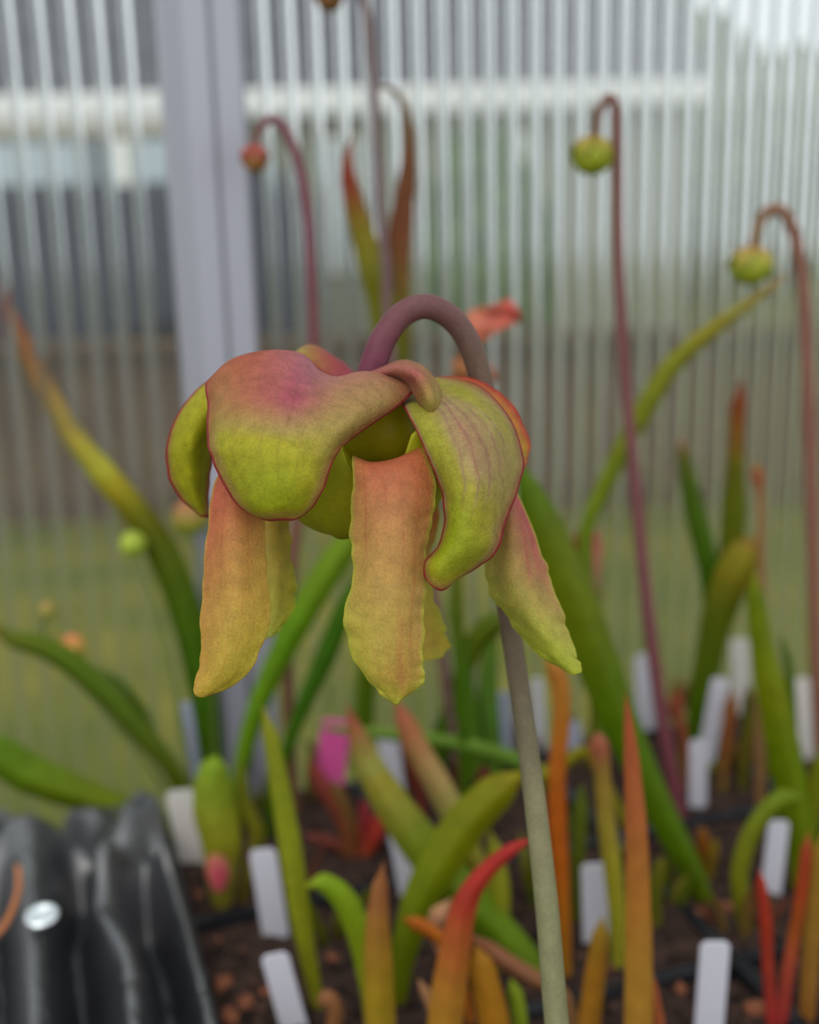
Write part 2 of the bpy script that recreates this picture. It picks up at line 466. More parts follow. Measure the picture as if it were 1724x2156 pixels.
# parked van
YV = 6.4
van = empty('parked_van', (-3.0, YV, 0))
tag(van, 'dark blue van with beige roof parked behind the fence', 'van')
xr = W_y(640, 500, YV)[0]; xl = xr - 3.4
zb, zt = W_y(200, 395, YV)[2], W_y(200, 288, YV)[2]
ztop = W_y(200, 252, YV)[2]
def prof_box(name, pts, y0, y1, mat, parent, bevel=.02):
    n = len(pts); V = [(a, y0, b) for a, b in pts] + [(a, y1, b) for a, b in pts]
    Fc = [(j, (j + 1) % n, n + (j + 1) % n, n + j) for j in range(n)] + [tuple(range(n))[::-1], tuple(range(n, 2 * n))]
    bm = bmesh.new(); bv = [bm.verts.new(v) for v in V]
    for f_ in Fc: bm.faces.new([bv[q] for q in f_])
    bmesh.ops.recalc_face_normals(bm, faces=bm.faces)
    return bm_obj(name, bm, mat, parent, bevel)
prof_box('body', [(xl, .28), (xr, .28), (xr, zb - .25), (xr - .1, zb), (xl, zb)], YV, YV + 1.9, M['van'], van, .03)
prof_box('upper_body', [(xl + .02, zb), (xr - .1, zb), (xr - .35, zt), (xl + .02, zt)], YV + .04, YV + 1.86, M['van'], van, .02)
prof_box('roof', [(xl + .02, zt), (xr - .35, zt), (xr - .5, ztop), (xl + .1, ztop)], YV + .02, YV + 1.88, M['van_top'], van, .03)
xx = xl + .1
for k in range(4):
    ww = .68
    bm = bmesh.new(); box_bm(bm, (xx + ww / 2, YV + .035, (zb + zt) / 2), (ww, .02, (zt - zb) * .86)); bm_obj('window', bm, M['glass'], van, .01)
    xx += ww + .06
bm = bmesh.new(); box_bm(bm, (W_y(255, 350, YV)[0], YV + .02, (zb + zt) / 2), (.1, .02, (zt - zb) * .9)); bm_obj('window_sticker', bm, M['white'], van)
for wx in (xl + .8, xr - .8):
    bm = bmesh.new()
    bmesh.ops.create_cone(bm, cap_ends=True, segments=24, radius1=.34, radius2=.34, depth=.2)
    for v in bm.verts: v.co = Vector((v.co.x + wx, v.co.z + YV + .1, v.co.y + .34))
    bm_obj('wheel', bm, M['pot'], van)

# house with white gutter and tiled roof
YH = 9.0
zg0, zg1 = W_y(700, 236, YH)[2], W_y(700, 188, YH)[2]
hx0, hx1 = -3.7, W_y(1490, 300, YH)[0]
house = empty('low_house', (0, YH, 0))
tag(house, 'pale rendered low house with white gutter and grey tiled roof', 'house')
bm = bmesh.new(); box_bm(bm, ((hx0 + hx1) / 2, YH + 2.2, zg0 / 2), (hx1 - hx0 - .3, 4.2, zg0)); bm_obj('house_wall', bm, M['render'], house)
bm = bmesh.new(); box_bm(bm, ((hx0 + hx1) / 2, YH - .06, (zg0 + zg1) / 2), (hx1 - hx0, .12, zg1 - zg0)); bm_obj('gutter', bm, M['white'], house, .02)
slope = math.radians(38); nrow = 11
for k in range(nrow):
    d0 = k * .3
    bm = bmesh.new()
    box_bm(bm, ((hx0 + hx1) / 2, YH + (d0 + .17) * math.cos(slope), zg1 + (d0 + .17) * math.sin(slope) - .02), (hx1 - hx0, .36, .03), Matrix.Rotation(slope - .06, 3, 'X'))
    bm_obj('roof_tile_course', bm, M['roof'], house)
for (pa, pb_) in ((690, 760), (1010, 1110)):
    a, b = W_y(pa, 400, YH)[0], W_y(pb_, 400, YH)[0]
    bm = bmesh.new(); box_bm(bm, ((a + b) / 2, YH + .09, 1.35), (b - a, .06, 1.0)); wf = bm_obj('window', bm, M['white'], house)
    bm = bmesh.new(); box_bm(bm, ((a + b) / 2, YH + .055, 1.35), (b - a - .08, .03, .9)); bm_obj('pane', bm, M['glass'], wf)

def blob(name, c, r, mat, n=3, amp=.22, fr=2.2, seed=0, parent=None):
    bm = bmesh.new(); bmesh.ops.create_icosphere(bm, subdivisions=n, radius=1)
    for v in bm.verts:
        d = 1 + amp * noise.noise(v.co * fr + Vector((seed * 7.1, 3, 1))) + amp * .5 * noise.noise(v.co * fr * 2.7 + Vector((seed, 9, 4)))
        v.co = Vector((c[0] + v.co.x * r[0] * d, c[1] + v.co.y * r[1] * d, c[2] + v.co.z * r[2] * d))
    return bm_obj(name, bm, mat, parent, 0, True)
# shrub and hedge trees
p = W_y(1030, 600, 5.3)
hs = blob('shrub', (p[0], 5.4, .78), (.32, .3, .80), M['hedge'], 4, .25, 3, 2)
tag(hs, 'dark green rounded shrub just behind the board fence', 'shrub')
for k, (px, r, yt, lab) in enumerate(((1420, 1.2, 15.5, 'pale green bushy tree beside the house gable'), (1640, 1.0, 18.5, 'pale green tree next to the gable tree, lower crown'), (1900, 1.4, 22.0, 'broad pale green tree at the far end of the tree row'))):
    p = W_y(px, 420, yt)
    t_ = empty('garden_tree', (p[0], yt, 0)); tag(t_, lab, 'tree', 'trees beyond the house')
    blob('crown', (p[0], yt, 1.95), (r, .9, 1.9), M['tree'], 4, .2, 2.5, k + 5, t_)
    bm = bmesh.new(); bmesh.ops.create_cone(bm, cap_ends=True, segments=10, radius1=.12, radius2=.08, depth=1.0)
    for v in bm.verts: v.co += Vector((p[0], yt, .5))
    bm_obj('trunk', bm, M['fence'], t_)

# ------------------------------------------------------------------ bench, pots and soil
ZB = ZS - .095
bench = wbox('bench', -.75, .95, -.62, -.004, ZB - .03, ZB, M['bench'])
tag(bench, 'dark bench board carrying the pots and the black bag', 'bench')
PO = W_z(338, 1712, ZS + .0035)
PS, PW = 0.0935, 0.0925
pot_me = None
def make_pot_mesh():
    a, h, t = PW / 2, .0985, .0012
    lv = [(a * .74, 0), (a * .98, h * .86), (a * .98, h * .865), (a, h * .87), (a, h), (a - t * 1.6, h), (a - t * 2, h * .86), (a * .74 - t, t)]
    V, Fc = [], []
    for (r, z) in lv:
        V += [(-r, -r, z), (r, -r, z), (r, r, z), (-r, r, z)]
    for i in range(len(lv) - 1):
        for j in range(4):
            k = (j + 1) % 4
            Fc.append((i * 4 + j, i * 4 + k, (i + 1) * 4 + k, (i + 1) * 4 + j))
    Fc.append((3, 2, 1, 0)); n = len(lv) - 1
    Fc.append((n * 4, n * 4 + 1, n * 4 + 2, n * 4 + 3))
    me = mesh_from('pot_body', V, Fc, False); me.materials.append(M['pot']); return me
pot_me = make_pot_mesh()
def soil_z(x, y):
    v = Vector((x * 22, y * 22, 1.7)); v2 = Vector((x * 85, y * 85, 5.2)); v3 = Vector((x * 230, y * 230, 2.2))
    return .0035 * noise.noise(v) + .0030 * noise.noise(v2) + .0016 * noise.noise(v3)
chip_mes = []
for s_ in range(4):
    bm = bmesh.new(); bmesh.ops.create_icosphere(bm, subdivisions=1, radius=1)
    for v in bm.verts:
        v.co *= 1 + .35 * noise.noise(v.co * 1.7 + Vector((s_ * 5, 0, 0))); v.co.z *= .6; v.co.y *= .75
    me = bpy.data.meshes.new('bark_chip'); bm.to_mesh(me); bm.free(); me.materials.append(M['chip']); chip_mes.append(me)
chip_spots = [(450, 2085, 26), (520, 2120, 22), (470, 2150, 20), (420, 1890, 16), (455, 1985, 12), (1370, 1955, 20), (1530, 1915, 22), (1470, 1925, 14), (1510, 2090, 18), (1590, 2130, 24), (1290, 2050, 14), (1555, 1845, 12), (700, 2020, 14), (640, 1990, 12), (1650, 2010, 14), (1420, 2070, 14), (560, 2090, 14), (990, 1990, 14)]
chips_at = [(W_z(a, b, ZS), r * .5 / FPX) for a, b, r in chip_spots]
pots = []
for ci in range(0, 8):
    for ri in range(0, 6):
        c = PO + UD * (PS * (ci + .5)) - VD * (PS * (ri + .5))
        rel = np.array([c[0], c[1], ZS]) - C0; dd = rel @ F
        if dd < .05: continue
        px = CX + FPX * (rel @ RR) / dd; py = CY - FPX * (rel @ UU) / dd
        m_ = PS / dd * FPX * .75
        if px < -m_ or px > 1724 + m_ or py > 2156 + m_ * 2.2: continue
        pots.append((ci, ri, c))
nr = max(p[1] for p in pots) + 1
rown = ['back row by the wall', 'second row from the wall', 'third row from the wall', 'fourth row from the wall', 'fifth row from the wall', 'sixth row from the wall']
coln = ['first', 'second', 'third', 'fourth', 'fifth', 'sixth', 'seventh', 'eighth']
for (ci, ri, c) in pots:
    pot = empty('plant_pot', (c[0], c[1], ZB)); pot.rotation_euler = (0, 0, YAW)
    bpy.context.view_layer.update()
    tag(pot, f'square black plastic pot, {coln[ci]} from the bag in the {rown[ri]}', 'pot', 'square black pots of dark soil')
    o = bpy.data.objects.new('pot_body', pot_me); COL.objects.link(o); o.parent = pot
    n = 26; half = PW / 2 * .955; V = []
    for i in range(n):
        for j in range(n):
            a = -half + 2 * half * i / (n - 1); b = -half + 2 * half * j / (n - 1)
            g = c + UD * a + VD * b
            V.append((a, b, ZS - ZB + soil_z(g[0], g[1])))
    so = bpy.data.objects.new('soil', mesh_from('soil', V, grid_faces(n, n), True)); COL.objects.link(so); so.parent = pot
    so.data.materials.append(M['soil'])
    # crumbs
    bm = bmesh.new()
    for q in range(170):
        a, b = random.uniform(-half, half) * .97, random.uniform(-half, half) * .97
        g = c + UD * a + VD * b; r = random.choice((.0007, .001, .0014, .0019))
        res = bmesh.ops.create_icosphere(bm, subdivisions=1, radius=r)
        off = Vector((a, b, ZS - ZB + soil_z(g[0], g[1]) + r * .3)); sq = random.uniform(.5, .9); sx = random.uniform(.7, 1.3)
        for v in res['verts']:
            v.co = Vector((v.co.x * sx, v.co.y, v.co.z * sq)) * random.uniform(.8, 1.15) + off
    gm = bpy.data.meshes.new('soil_crumbs'); bm.to_mesh(gm); bm.free(); gm.materials.append(M['grit'])
    go = bpy.data.objects.new('soil_crumbs', gm); COL.objects.link(go); go.parent = so; go['kind'] = 'stuff'
    for (cp, r) in chips_at:
        a, b = float((cp - c) @ UD), float((cp - c) @ VD)
        if abs(a) < PS / 2 and abs(b) < PS / 2:
            a = max(-half + r, min(half - r, a)); b = max(-half + r, min(half - r, b))
            ch = bpy.data.objects.new('bark_chip', random.choice(chip_mes)); COL.objects.link(ch); ch.parent = so
            ch.location = (a, b, ZS - ZB + r * .25); ch.scale = (r, r, r); ch.rotation_euler = (random.uniform(-.3, .3), random.uniform(-.3, .3), random.uniform(0, 6))

# ------------------------------------------------------------------ black bag at the left
ridges = [  # polyline in photo pixels, width px, height in metres
    ([(-80, 1775), (40, 1735), (125, 1692), (215, 1745)], 24, .010),
    ([(-60, 1860), (60, 1800), (170, 1785)], 20, .010),
    ([(70, 1840), (72, 1930), (78, 2050), (90, 2300)], 46, .016),
    ([(325, 1715), (275, 1790), (228, 1890), (196, 1960), (245, 2040), (285, 2110), (300, 2300)], 36, .017),
    ([(215, 1895), (290, 1842), (345, 1845)], 18, .010),
    ([(352, 1850), (382, 1950), (412, 2060), (445, 2200)], 16, .008),
    ([(20, 1768), (110, 1745), (200, 1765)], 22, -.016),
    ([(165, 1840), (160, 1930), (168, 2050), (180, 2300)], 34, -.024),
    ([(300, 1890), (335, 1960), (348, 2060), (370, 2300)], 34, -.024),
    ([(250, 1840), (320, 1815)], 16, -.010),
    ([(-14, 1900), (-4, 2050), (10, 2300)], 30, -.020),
]
def seg_d(X, Y, pl):
    best = np.full(X.shape, 1e9)
    for (a, b), (c, d) in zip(pl[:-1], pl[1:]):
        vx, vy = c - a, d - b
        t = np.clip(((X - a) * vx + (Y - b) * vy) / (vx * vx + vy * vy), 0, 1)
        best = np.minimum(best, np.hypot(X - a - t * vx, Y - b - t * vy))
    return best
ni, nj = 100, 84
bag_o = empty('black_bag', W_z(120, 2000, ZB))
tag(bag_o, 'crumpled black plastic bag with a silver eyelet', 'bag')
GY, GX = np.meshgrid(np.linspace(0, 1, ni), np.linspace(0, 1, nj), indexing='ij')
PYb = 1700 + GY * 720
left = -260.0; right = 352 + (PYb - 1715) * .262
PXb = left + (right - left) * GX
PYb = PYb + 20 * np.sin(PXb / 42.0) * (1 - GY) ** 4
H = np.zeros_like(PXb)
for pl, wd, hh in ridges:
    pl = [tuple(p) for p in catmull(pl, 24)]; wd *= 1.25
    H += hh * np.exp(-(seg_d(PXb, PYb, pl) / wd) ** 2)
Vb = np.zeros((ni, nj, 3))
for i in range(ni):
    for j in range(nj):
        base = W_z(PXb[i, j], PYb[i, j], ZS + .016)
        base = base + np.array([0, 0, H[i, j] + .0012 * noise.noise(Vector((PXb[i, j] * .03, PYb[i, j] * .03, 0)))])
        Vb[i, j] = base
ringd = 6
for i in range(ni):
    for j in range(nj):
        d = min(i, j, ni - 1 - i)
        if j == nj - 1: d = 0
        if d < 3:
            f = (0.0, .45, .85)[d]
            Vb[i, j, 2] = ZB + (Vb[i, j, 2] - ZB) * f + .001
            Vb[i, j, 0] *= 1.0
for i in range(ni):
    for j in range(nj):
        uu_ = float((Vb[i, j] - PO)[:2] @ UD[:2])
        if j >= nj - 2: Vb[i, j] -= UD * max(0.0, uu_ + .003)
        elif uu_ > -.003: Vb[i, j, 2] = max(Vb[i, j, 2], ZS + .007)
bag = link('bag_sheet', mesh_from('bag_sheet', Vb.reshape(-1, 3), grid_faces(ni, nj), True), M['bag'], bag_o)
bag.modifiers.new('thickness', 'SOLIDIFY').thickness = .0006
sub = bag.modifiers.new('smooth', 'SUBSURF'); sub.levels = 1; sub.render_levels = 1
# eyelet
ec = W_z(88, 1928, ZS + .036); e1 = W_z(126, 1922, ZS + .036) - ec
er = float(np.linalg.norm(e1))
bm = bmesh.new(); seg, rg = 28, 10
for i in range(seg):
    a = 2 * math.pi * i / seg
    for j in range(rg):
        b = 2 * math.pi * j / rg
        r = er * (.74 + .26 * math.cos(b)); bm.verts.new((r * math.cos(a), r * math.sin(a), er * .2 * math.sin(b)))
bm.verts.ensure_lookup_table()
for i in range(seg):
    for j in range(rg):
        bm.faces.new([bm.verts[q] for q in (i * rg + j, ((i + 1) % seg) * rg + j, ((i + 1) % seg) * rg + (j + 1) % rg, i * rg + (j + 1) % rg)])
rm = Matrix.Rotation(math.radians(10), 3, 'X')
for v in bm.verts: v.co = rm @ v.co + Vector(ec)
bm_obj('eyelet', bm, M['eyelet'], bag_o, 0, True)
bm = bmesh.new(); bmesh.ops.create_uvsphere(bm, u_segments=20, v_segments=10, radius=er * .62)
for v in bm.verts: v.co.z *= .25; v.co = rm @ v.co + Vector(ec)
bm_obj('eyelet_rivet', bm, M['eyelet'], bag_o, 0, True)
cp_ = [W_z(a, b, ZS + .036) for a, b in ((38, 1825), (40, 1865), (30, 1905), (8, 1950), (-30, 1990))]
link('drawcord', tube_mesh('drawcord', cp_, [.0012] * 3, [(190, 120, 70)] * 2, 1, 8, 24), M['cord'], bag_o)

# ================================================================== MAIN FLOWER
fl_base = np.array([*(W_y(1198, 2156, .236)[:2] + np.array([.008, 0])), ZS])
flower = empty('pitcher_plant_flower', fl_base)
tag(flower, 'large nodding pitcher plant flower with green red-edged sepals and yellow-orange petals', 'flower')
# scape: from the flower base over the arch and down to the soil
sp = [(772, 812, .239, 58), (786, 768, .239, 58), (808, 712, .240, 56), (845, 664, .241, 54), (893, 645, .242, 53), (940, 662, .244, 52), (975, 700, .246, 51),
      (1000, 755, .248, 50), (1018, 830, .250, 48), (1030, 930, .252, 46), (1045, 1080, .254, 44), (1064, 1250, .254, 43), (1086, 1400, .253, 44),
      (1108, 1550, .251, 45), (1130, 1720, .249, 47), (1152, 1920, .247, 50), (1172, 2156, .245, 52)]
Pw = [W(a, b, d) for a, b, d, w in sp]; Rw = [w / 2 / FPX * d for a, b, d, w in sp]
dv = (Pw[-1] - Pw[-3]); dv /= -dv[2]
zl = Pw[-1][2]
for q in (.5, 1.0):
    Pw.append(Pw[len(sp) - 1] + dv * (zl - (ZS - .006)) * q); Rw.append(Rw[len(sp) - 1])
scol = [(122, 58, 88), (124, 62, 88), (132, 78, 94), (134, 90, 98), (132, 94, 100), (122, 90, 92), (116, 92, 88), (112, 94, 84), (108, 92, 80), (106, 90, 80), (104, 90, 78), (104, 88, 76), (112, 102, 86), (122, 118, 94), (132, 134, 104), (138, 144, 108), (142, 148, 110), (140, 144, 108), (132, 130, 98)]
link('scape', tube_mesh('scape', Pw, Rw, scol, 1.0, 20, 110, tint=(.66, .60, .56)), M['scape'], flower)

# --- sepals
R_EDGE = (142, 52, 52)
S1 = [
 [(690, 812, .240), (715, 814, .240), (745, 816, .240), (775, 814, .240), (800, 808, .240)],
 [(585, 800, .235), (615, 795, .234), (645, 800, .234), (672, 808, .234), (700, 812, .234), (740, 812, .234), (785, 808, .234), (835, 808, .234)],
 [(449, 797, .227), (492, 758, .225), (562, 741, .224), (628, 747, .224), (668, 784, .224), (706, 797, .225), (775, 786, .226), (881, 812, .228)],
 [(438, 858, .219), (480, 842, .213), (535, 836, .210), (592, 840, .2095), (645, 848, .2105), (700, 848, .2125), (770, 846, .216), (849, 846, .224)],
 [(440, 930, .214), (475, 930, .208), (520, 930, .205), (565, 935, .204), (612, 940, .204), (655, 938, .2055), (698, 932, .208), (738, 922, .215)],
 [(450, 968, .212), (485, 968, .2065), (522, 970, .2045), (562, 975, .203), (605, 980, .203), (642, 976, .2045), (677, 968, .207), (707, 954, .2115)],
 [(464, 1005, .210), (525, 1012, .204), (590, 1022, .202), (642, 1016, .204), (690, 1000, .209)],
 [(502, 1060, .209), (542, 1066, .204), (590, 1070, .203), (632, 1062, .205), (667, 1050, .208)],
 [(537, 1085, .208), (565, 1094, .206), (592, 1093, .205), (615, 1094, .206), (640, 1082, .208)],
]
g1, g2, pk, pk2, tn = (160, 160, 72), (134, 146, 38), (168, 98, 92), (186, 112, 84), (176, 150, 92)
C1 = [[(150, 80, 70)] * 5,
      [(190, 115, 70), (190, 118, 74), (170, 95, 80), (160, 100, 90), (180, 120, 95)],
      [(188, 112, 78), (190, 100, 78), (150, 98, 108), (160, 108, 96), (182, 128, 96)],
      [(178, 142, 74), (172, 106, 82), (158, 78, 94), (170, 134, 88), (178, 150, 92)],
      [(164, 160, 74), (162, 160, 72), (160, 158, 74), (166, 156, 80), (172, 146, 84)],
      [(162, 160, 74), (158, 160, 68), (150, 155, 58), (160, 157, 74), (170, 148, 80)],
      [g1, (154, 160, 62), (140, 150, 42), (156, 156, 66), (168, 150, 76)],
      [g1, (146, 154, 52), (134, 146, 36), (146, 150, 52), (164, 146, 72)],
      [(150, 150, 56)] * 5]
sheet_part('sepal', S1, C1, M['sepal'], flower, 130, 100, R_EDGE, 9, 26, .45, wav=2.2, seed=3, wavf=3, streaks=[(.25, .9, .50, .50, .0, .006, (120, 96, 40), .3), (.3, .8, .40, .36, .0, .005, (130, 100, 50), .25), (.3, .8, .60, .66, .0, .005, (130, 100, 50), .25)])
S2 = [
 [(640, 800, .246), (675, 800, .247), (705, 798, .248)],
 [(540, 790, .244), (580, 775, .245), (640, 775, .25)],
 [(448, 799, .241), (500, 800, .239), (600, 800, .25)],
 [(386, 858, .241), (450, 850, .235), (560, 850, .248)],
 [(352, 940, .244), (408, 930, .237), (462, 925, .248)],
 [(356, 1000, .246), (404, 995, .240), (443, 985, .248)],
 [(380, 1046, .247), (412, 1046, .243), (436, 1035, .248)],
 [(418, 1082, .247), (428, 1087, .246), (439, 1090, .247)]]
C2 = [[(150, 130, 60)] * 3, [(170, 130, 60)] * 3, [(176, 168, 66), (172, 168, 62), (160, 158, 50)], [(176, 174, 70), (172, 172, 60), (158, 160, 34)], [(170, 170, 66), (168, 170, 58), (154, 158, 26)], [(166, 168, 62), (164, 166, 54), (152, 156, 24)], [(164, 166, 62), (162, 164, 56), (156, 160, 40)], [(160, 160, 56)] * 3]
sheet_part('sepal', S2, C2, M['sepal'], flower, 90, 60, R_EDGE, 8, 12, .35, seed=8, wav=2, wavf=3)
S3 = [
 [(842, 826, .238), (862, 822, .236), (885, 815, .236), (903, 806, .239), (917, 798, .243)],
 [(848, 853, .225), (886, 864, .221), (935, 850, .222), (980, 832, .228), (1003, 812, .239)],
 [(879, 910, .2165), (922, 920, .2125), (975, 910, .212), (1035, 895, .219), (1068, 878, .234)],
 [(905, 965, .2145), (950, 980, .210), (1000, 980, .209), (1055, 970, .217), (1099, 965, .230)],
 [(930, 1035, .214), (965, 1040, .208), (1005, 1040, .207), (1048, 1040, .213), (1088, 1035, .222)],
 [(939, 1090, .213), (962, 1100, .207), (990, 1103, .206), (1025, 1103, .209), (1060, 1103, .216)],
 [(926, 1148, .212), (947, 1150, .207), (977, 1152, .206), (1012, 1152, .208), (1047, 1155, .213)],
 [(894, 1186, .211), (921, 1194, .207), (946, 1195, .207), (978, 1192, .209), (1012, 1188, .212)],
 [(900, 1222, .210), (916, 1237, .209), (928, 1242, .209), (942, 1234, .210), (956, 1218, .211)]]
C3 = [[(150, 140, 70)] * 5,
      [(166, 168, 106), (168, 166, 108), (168, 146, 102), (166, 168, 100), (186, 140, 76)],
      [(158, 166, 92), (164, 164, 96), (164, 128, 98), (172, 160, 102), (176, 172, 100)],
      [(164, 168, 100), (158, 158, 90), (162, 134, 96), (170, 150, 96), (176, 164, 98)],
      [(168, 168, 98), (156, 160, 80), (156, 148, 86), (166, 150, 88), (174, 150, 90)],
      [(166, 170, 92), (134, 148, 48), (148, 154, 70), (162, 156, 84), (168, 142, 84)],
      [(150, 158, 64), (134, 148, 44), (140, 150, 60), (156, 158, 80), (168, 140, 92)],
      [(150, 148, 62), (138, 146, 52), (140, 148, 60), (148, 150, 70), (160, 134, 80)],
      [(146, 130, 60)] * 5]
sheet_part('sepal', S3, C3, M['sepal'], flower, 120, 80, R_EDGE, 7, 14, .4, wav=2.2, seed=5, wavf=3, streaks=[(.1, .62, .42, .30, .02, .012, (140, 74, 84), .5), (.1, .66, .48, .46, .03, .010, (140, 74, 84), .55), (.1, .6, .54, .60, .04, .012, (140, 74, 84), .5), (.12, .5, .60, .72, .04, .010, (140, 74, 84), .4), (.14, .42, .66, .82, .03, .010, (140, 74, 84), .35)])
S4 = [
 [(850, 804, .247), (866, 802, .249), (885, 800, .251)],
 [(930, 846, .242), (950, 815, .244), (985, 797, .247)],
 [(990, 910, .242), (1030, 870, .244), (1064, 838, .247)],
 [(1030, 970, .242), (1075, 935, .243), (1108, 912, .246)],
 [(1050, 1010, .242), (1085, 975, .243), (1114, 948, .245)],
 [(1060, 1030, .242), (1082, 1005, .243), (1104, 985, .244)]]
sheet_part('sepal', S4, [[(170, 120, 60)] * 3, [(180, 140, 60), (180, 140, 60), (186, 110, 66)], [(180, 150, 60), (178, 148, 58), (182, 104, 62)], [(178, 150, 60), (178, 146, 58), (178, 110, 58)], [(176, 146, 56)] * 3, [(170, 130, 56)] * 3], M['sepal'], flower, 70, 40, (164, 58, 52), 7, 14, .5, seed=6, wav=2, wavf=4)
S5 = [
 [(700, 800, .247), (730, 800, .248), (768, 797, .248)],
 [(655, 768, .252), (700, 762, .254), (745, 787, .254)],
 [(618, 745, .259), (655, 729, .261), (718, 763, .262)],
 [(608, 800, .272), (655, 785, .275), (725, 795, .276)],
 [(600, 880, .280), (655, 880, .283), (720, 880, .283)],
 [(615, 950, .281), (655, 960, .283), (695, 950, .283)],
 [(640, 1000, .28), (655, 1005, .281), (670, 1000, .28)]]
sheet_part('sepal', S5, [[(140, 60, 70)] * 3, [(170, 120, 66), (156, 70, 72), (140, 60, 76)], [(178, 176, 84), (160, 112, 80), (150, 66, 78)], [(170, 168, 74), (166, 150, 76), (150, 100, 76)], [(160, 160, 70)] * 3, [(160, 160, 70)] * 3, [(150, 140, 60)] * 3], M['sepal'], flower, 80, 44, R_EDGE, 4, 8, .2, seed=9, wav=1)
B1 = [
 [(768, 800, .233), (778, 790, .230), (795, 782, .235)],
 [(828, 796, .229), (838, 776, .224), (850, 763, .231)],
 [(862, 806, .226), (880, 790, .220), (893, 779, .229)],
 [(877, 832, .224), (900, 822, .218), (916, 810, .227)],
 [(891, 856, .223), (908, 850, .218), (926, 842, .225)],
 [(902, 869, .222), (908, 871, .2205), (917, 865, .223)]]
sheet_part('bract', B1, [[(160, 90, 90)] * 3, [(186, 128, 104), (176, 112, 98), (166, 120, 88)], [(184, 112, 104), (178, 106, 94), (160, 128, 84)], [(176, 116, 84), (160, 128, 76), (152, 132, 76)], [(150, 130, 72), (146, 132, 70), (148, 132, 74)], [(140, 120, 66)] * 3], M['sepal'], flower, 60, 36, (150, 110, 80), 3, 5, .2, seed=4, wav=.4, thick=.0012)

# --- umbrella shaped style with ovary
ax = W(764, 1000, .238)
nr_, na_ = 34, 120
V, Cc = [], []
RIM, A_L = .0208, math.radians(-116)
for i in range(nr_):
    for j in range(na_):
        a = 2 * math.pi * j / na_
        dl_ = (a - A_L + math.pi / 5) % (2 * math.pi / 5) - math.pi / 5      # angle to the nearest lobe centre
        notch = float(smoothstep(math.radians(14), math.radians(24), abs(dl_)))
        q = i / (nr_ - 1) * (.92 - .2 * notch)
        keel = math.exp(-(dl_ / .07) ** 2)
        r = RIM * (1 + .05 * math.cos(5 * (a - A_L)) * q) * math.sin(q * math.pi / 2) ** .5 * (1 + .012 * keel)
        z = -.0116 + .027 * (1 - math.cos(q * math.pi / 2)) - .0007 * keel * (1 - q)
        V.append(ax + np.array([r * math.cos(a), r * math.sin(a), z]))
        Cc.append(lin((182, 182, 30)))
so = link('style_umbrella', mesh_from('style_umbrella', V, grid_faces(nr_, na_, True), True, np.array(Cc), [(0, 0)] * len(V)), M['style'], flower)
so.modifiers.new('thickness', 'SOLIDIFY').thickness = .0007
top = W(772, 805, .239)
oc = W(806, 906, .240)
bm = bmesh.new(); bmesh.ops.create_uvsphere(bm, u_segments=40, v_segments=24, radius=.0092)
for v in bm.verts:
    a = math.atan2(v.co.y, v.co.x); f = 1 + .05 * math.cos(5 * a)
    v.co.x *= f; v.co.y *= f; v.co.z *= .95; v.co += Vector(oc)
me = bpy.data.meshes.new('ovary'); bm.to_mesh(me); bm.free()
me.polygons.foreach_set('use_smooth', [True] * len(me.polygons))
a_ = me.color_attributes.new('Col', 'FLOAT_COLOR', 'POINT'); a_.data.foreach_set('color', np.tile(np.append(lin((188, 180, 22)), 1), len(me.vertices)).astype(np.float32))
link('ovary', me, M['style'], flower)
link('style_column', tube_mesh('style_column', [oc, (oc + ax) / 2, ax + np.array([0, 0, -.0098])], [.0022, .0018, .003], [(140, 140, 30)] * 2, 1, 12, 12), M['style'], flower)

# --- petals
P_EDGE = (178, 176, 66)
P3 = [
 [(770, 1010, .234), (800, 1010, .234), (835, 1000, .234), (870, 985, .235)],
 [(742, 963, .2165), (782, 976, .2145), (835, 968, .2145), (890, 942, .219)],
 [(745, 1010, .214), (786, 1018, .2105), (850, 1015, .2105), (914, 1010, .217)],
 [(742, 1060, .213), (790, 1068, .2085), (850, 1068, .2085), (915, 1060, .216)],
 [(738, 1115, .214), (790, 1120, .207), (850, 1120, .207), (902, 1115, .215)],
 [(745, 1172, .212), (790, 1180, .206), (850, 1180, .206), (896, 1175, .213)],
 [(738, 1250, .211), (785, 1250, .205), (845, 1250, .205), (894, 1245, .212)],
 [(724, 1302, .211), (785, 1310, .205), (840, 1310, .205), (890, 1310, .211)],
 [(740, 1368, .210), (790, 1370, .205), (840, 1370, .205), (888, 1370, .210)],
 [(762, 1412, .210), (795, 1420, .206), (845, 1420, .206), (891, 1418, .210)],
 [(800, 1455, .209), (818, 1458, .208), (850, 1454, .208), (882, 1445, .210)],
 [(829, 1478, .209), (834, 1482, .209), (837, 1480, .209), (843, 1466, .210)]]
CP3 = [[(180, 90, 60)] * 4, [(196, 128, 78), (202, 108, 78), (202, 110, 78), (192, 104, 62)], [(196, 132, 84), (204, 122, 90), (202, 122, 88), (186, 108, 66)],
       [(194, 142, 86), (202, 136, 92), (200, 134, 92), (184, 116, 70)], [(192, 148, 86), (200, 146, 92), (200, 146, 94), (188, 130, 80)],
       [(190, 154, 84), (198, 154, 92), (200, 150, 92), (190, 138, 84)], [(188, 160, 84), (194, 160, 90), (196, 158, 92), (190, 150, 90)],
       [(182, 168, 76), (190, 164, 84), (190, 162, 86), (188, 148, 88)], [(180, 170, 72), (188, 166, 82), (188, 158, 82), (188, 146, 84)],
       [(180, 172, 70), (186, 164, 76), (188, 148, 80), (184, 158, 76)], [(180, 174, 68), (182, 168, 70), (184, 158, 74), (182, 170, 68)], [(180, 174, 66)] * 4]
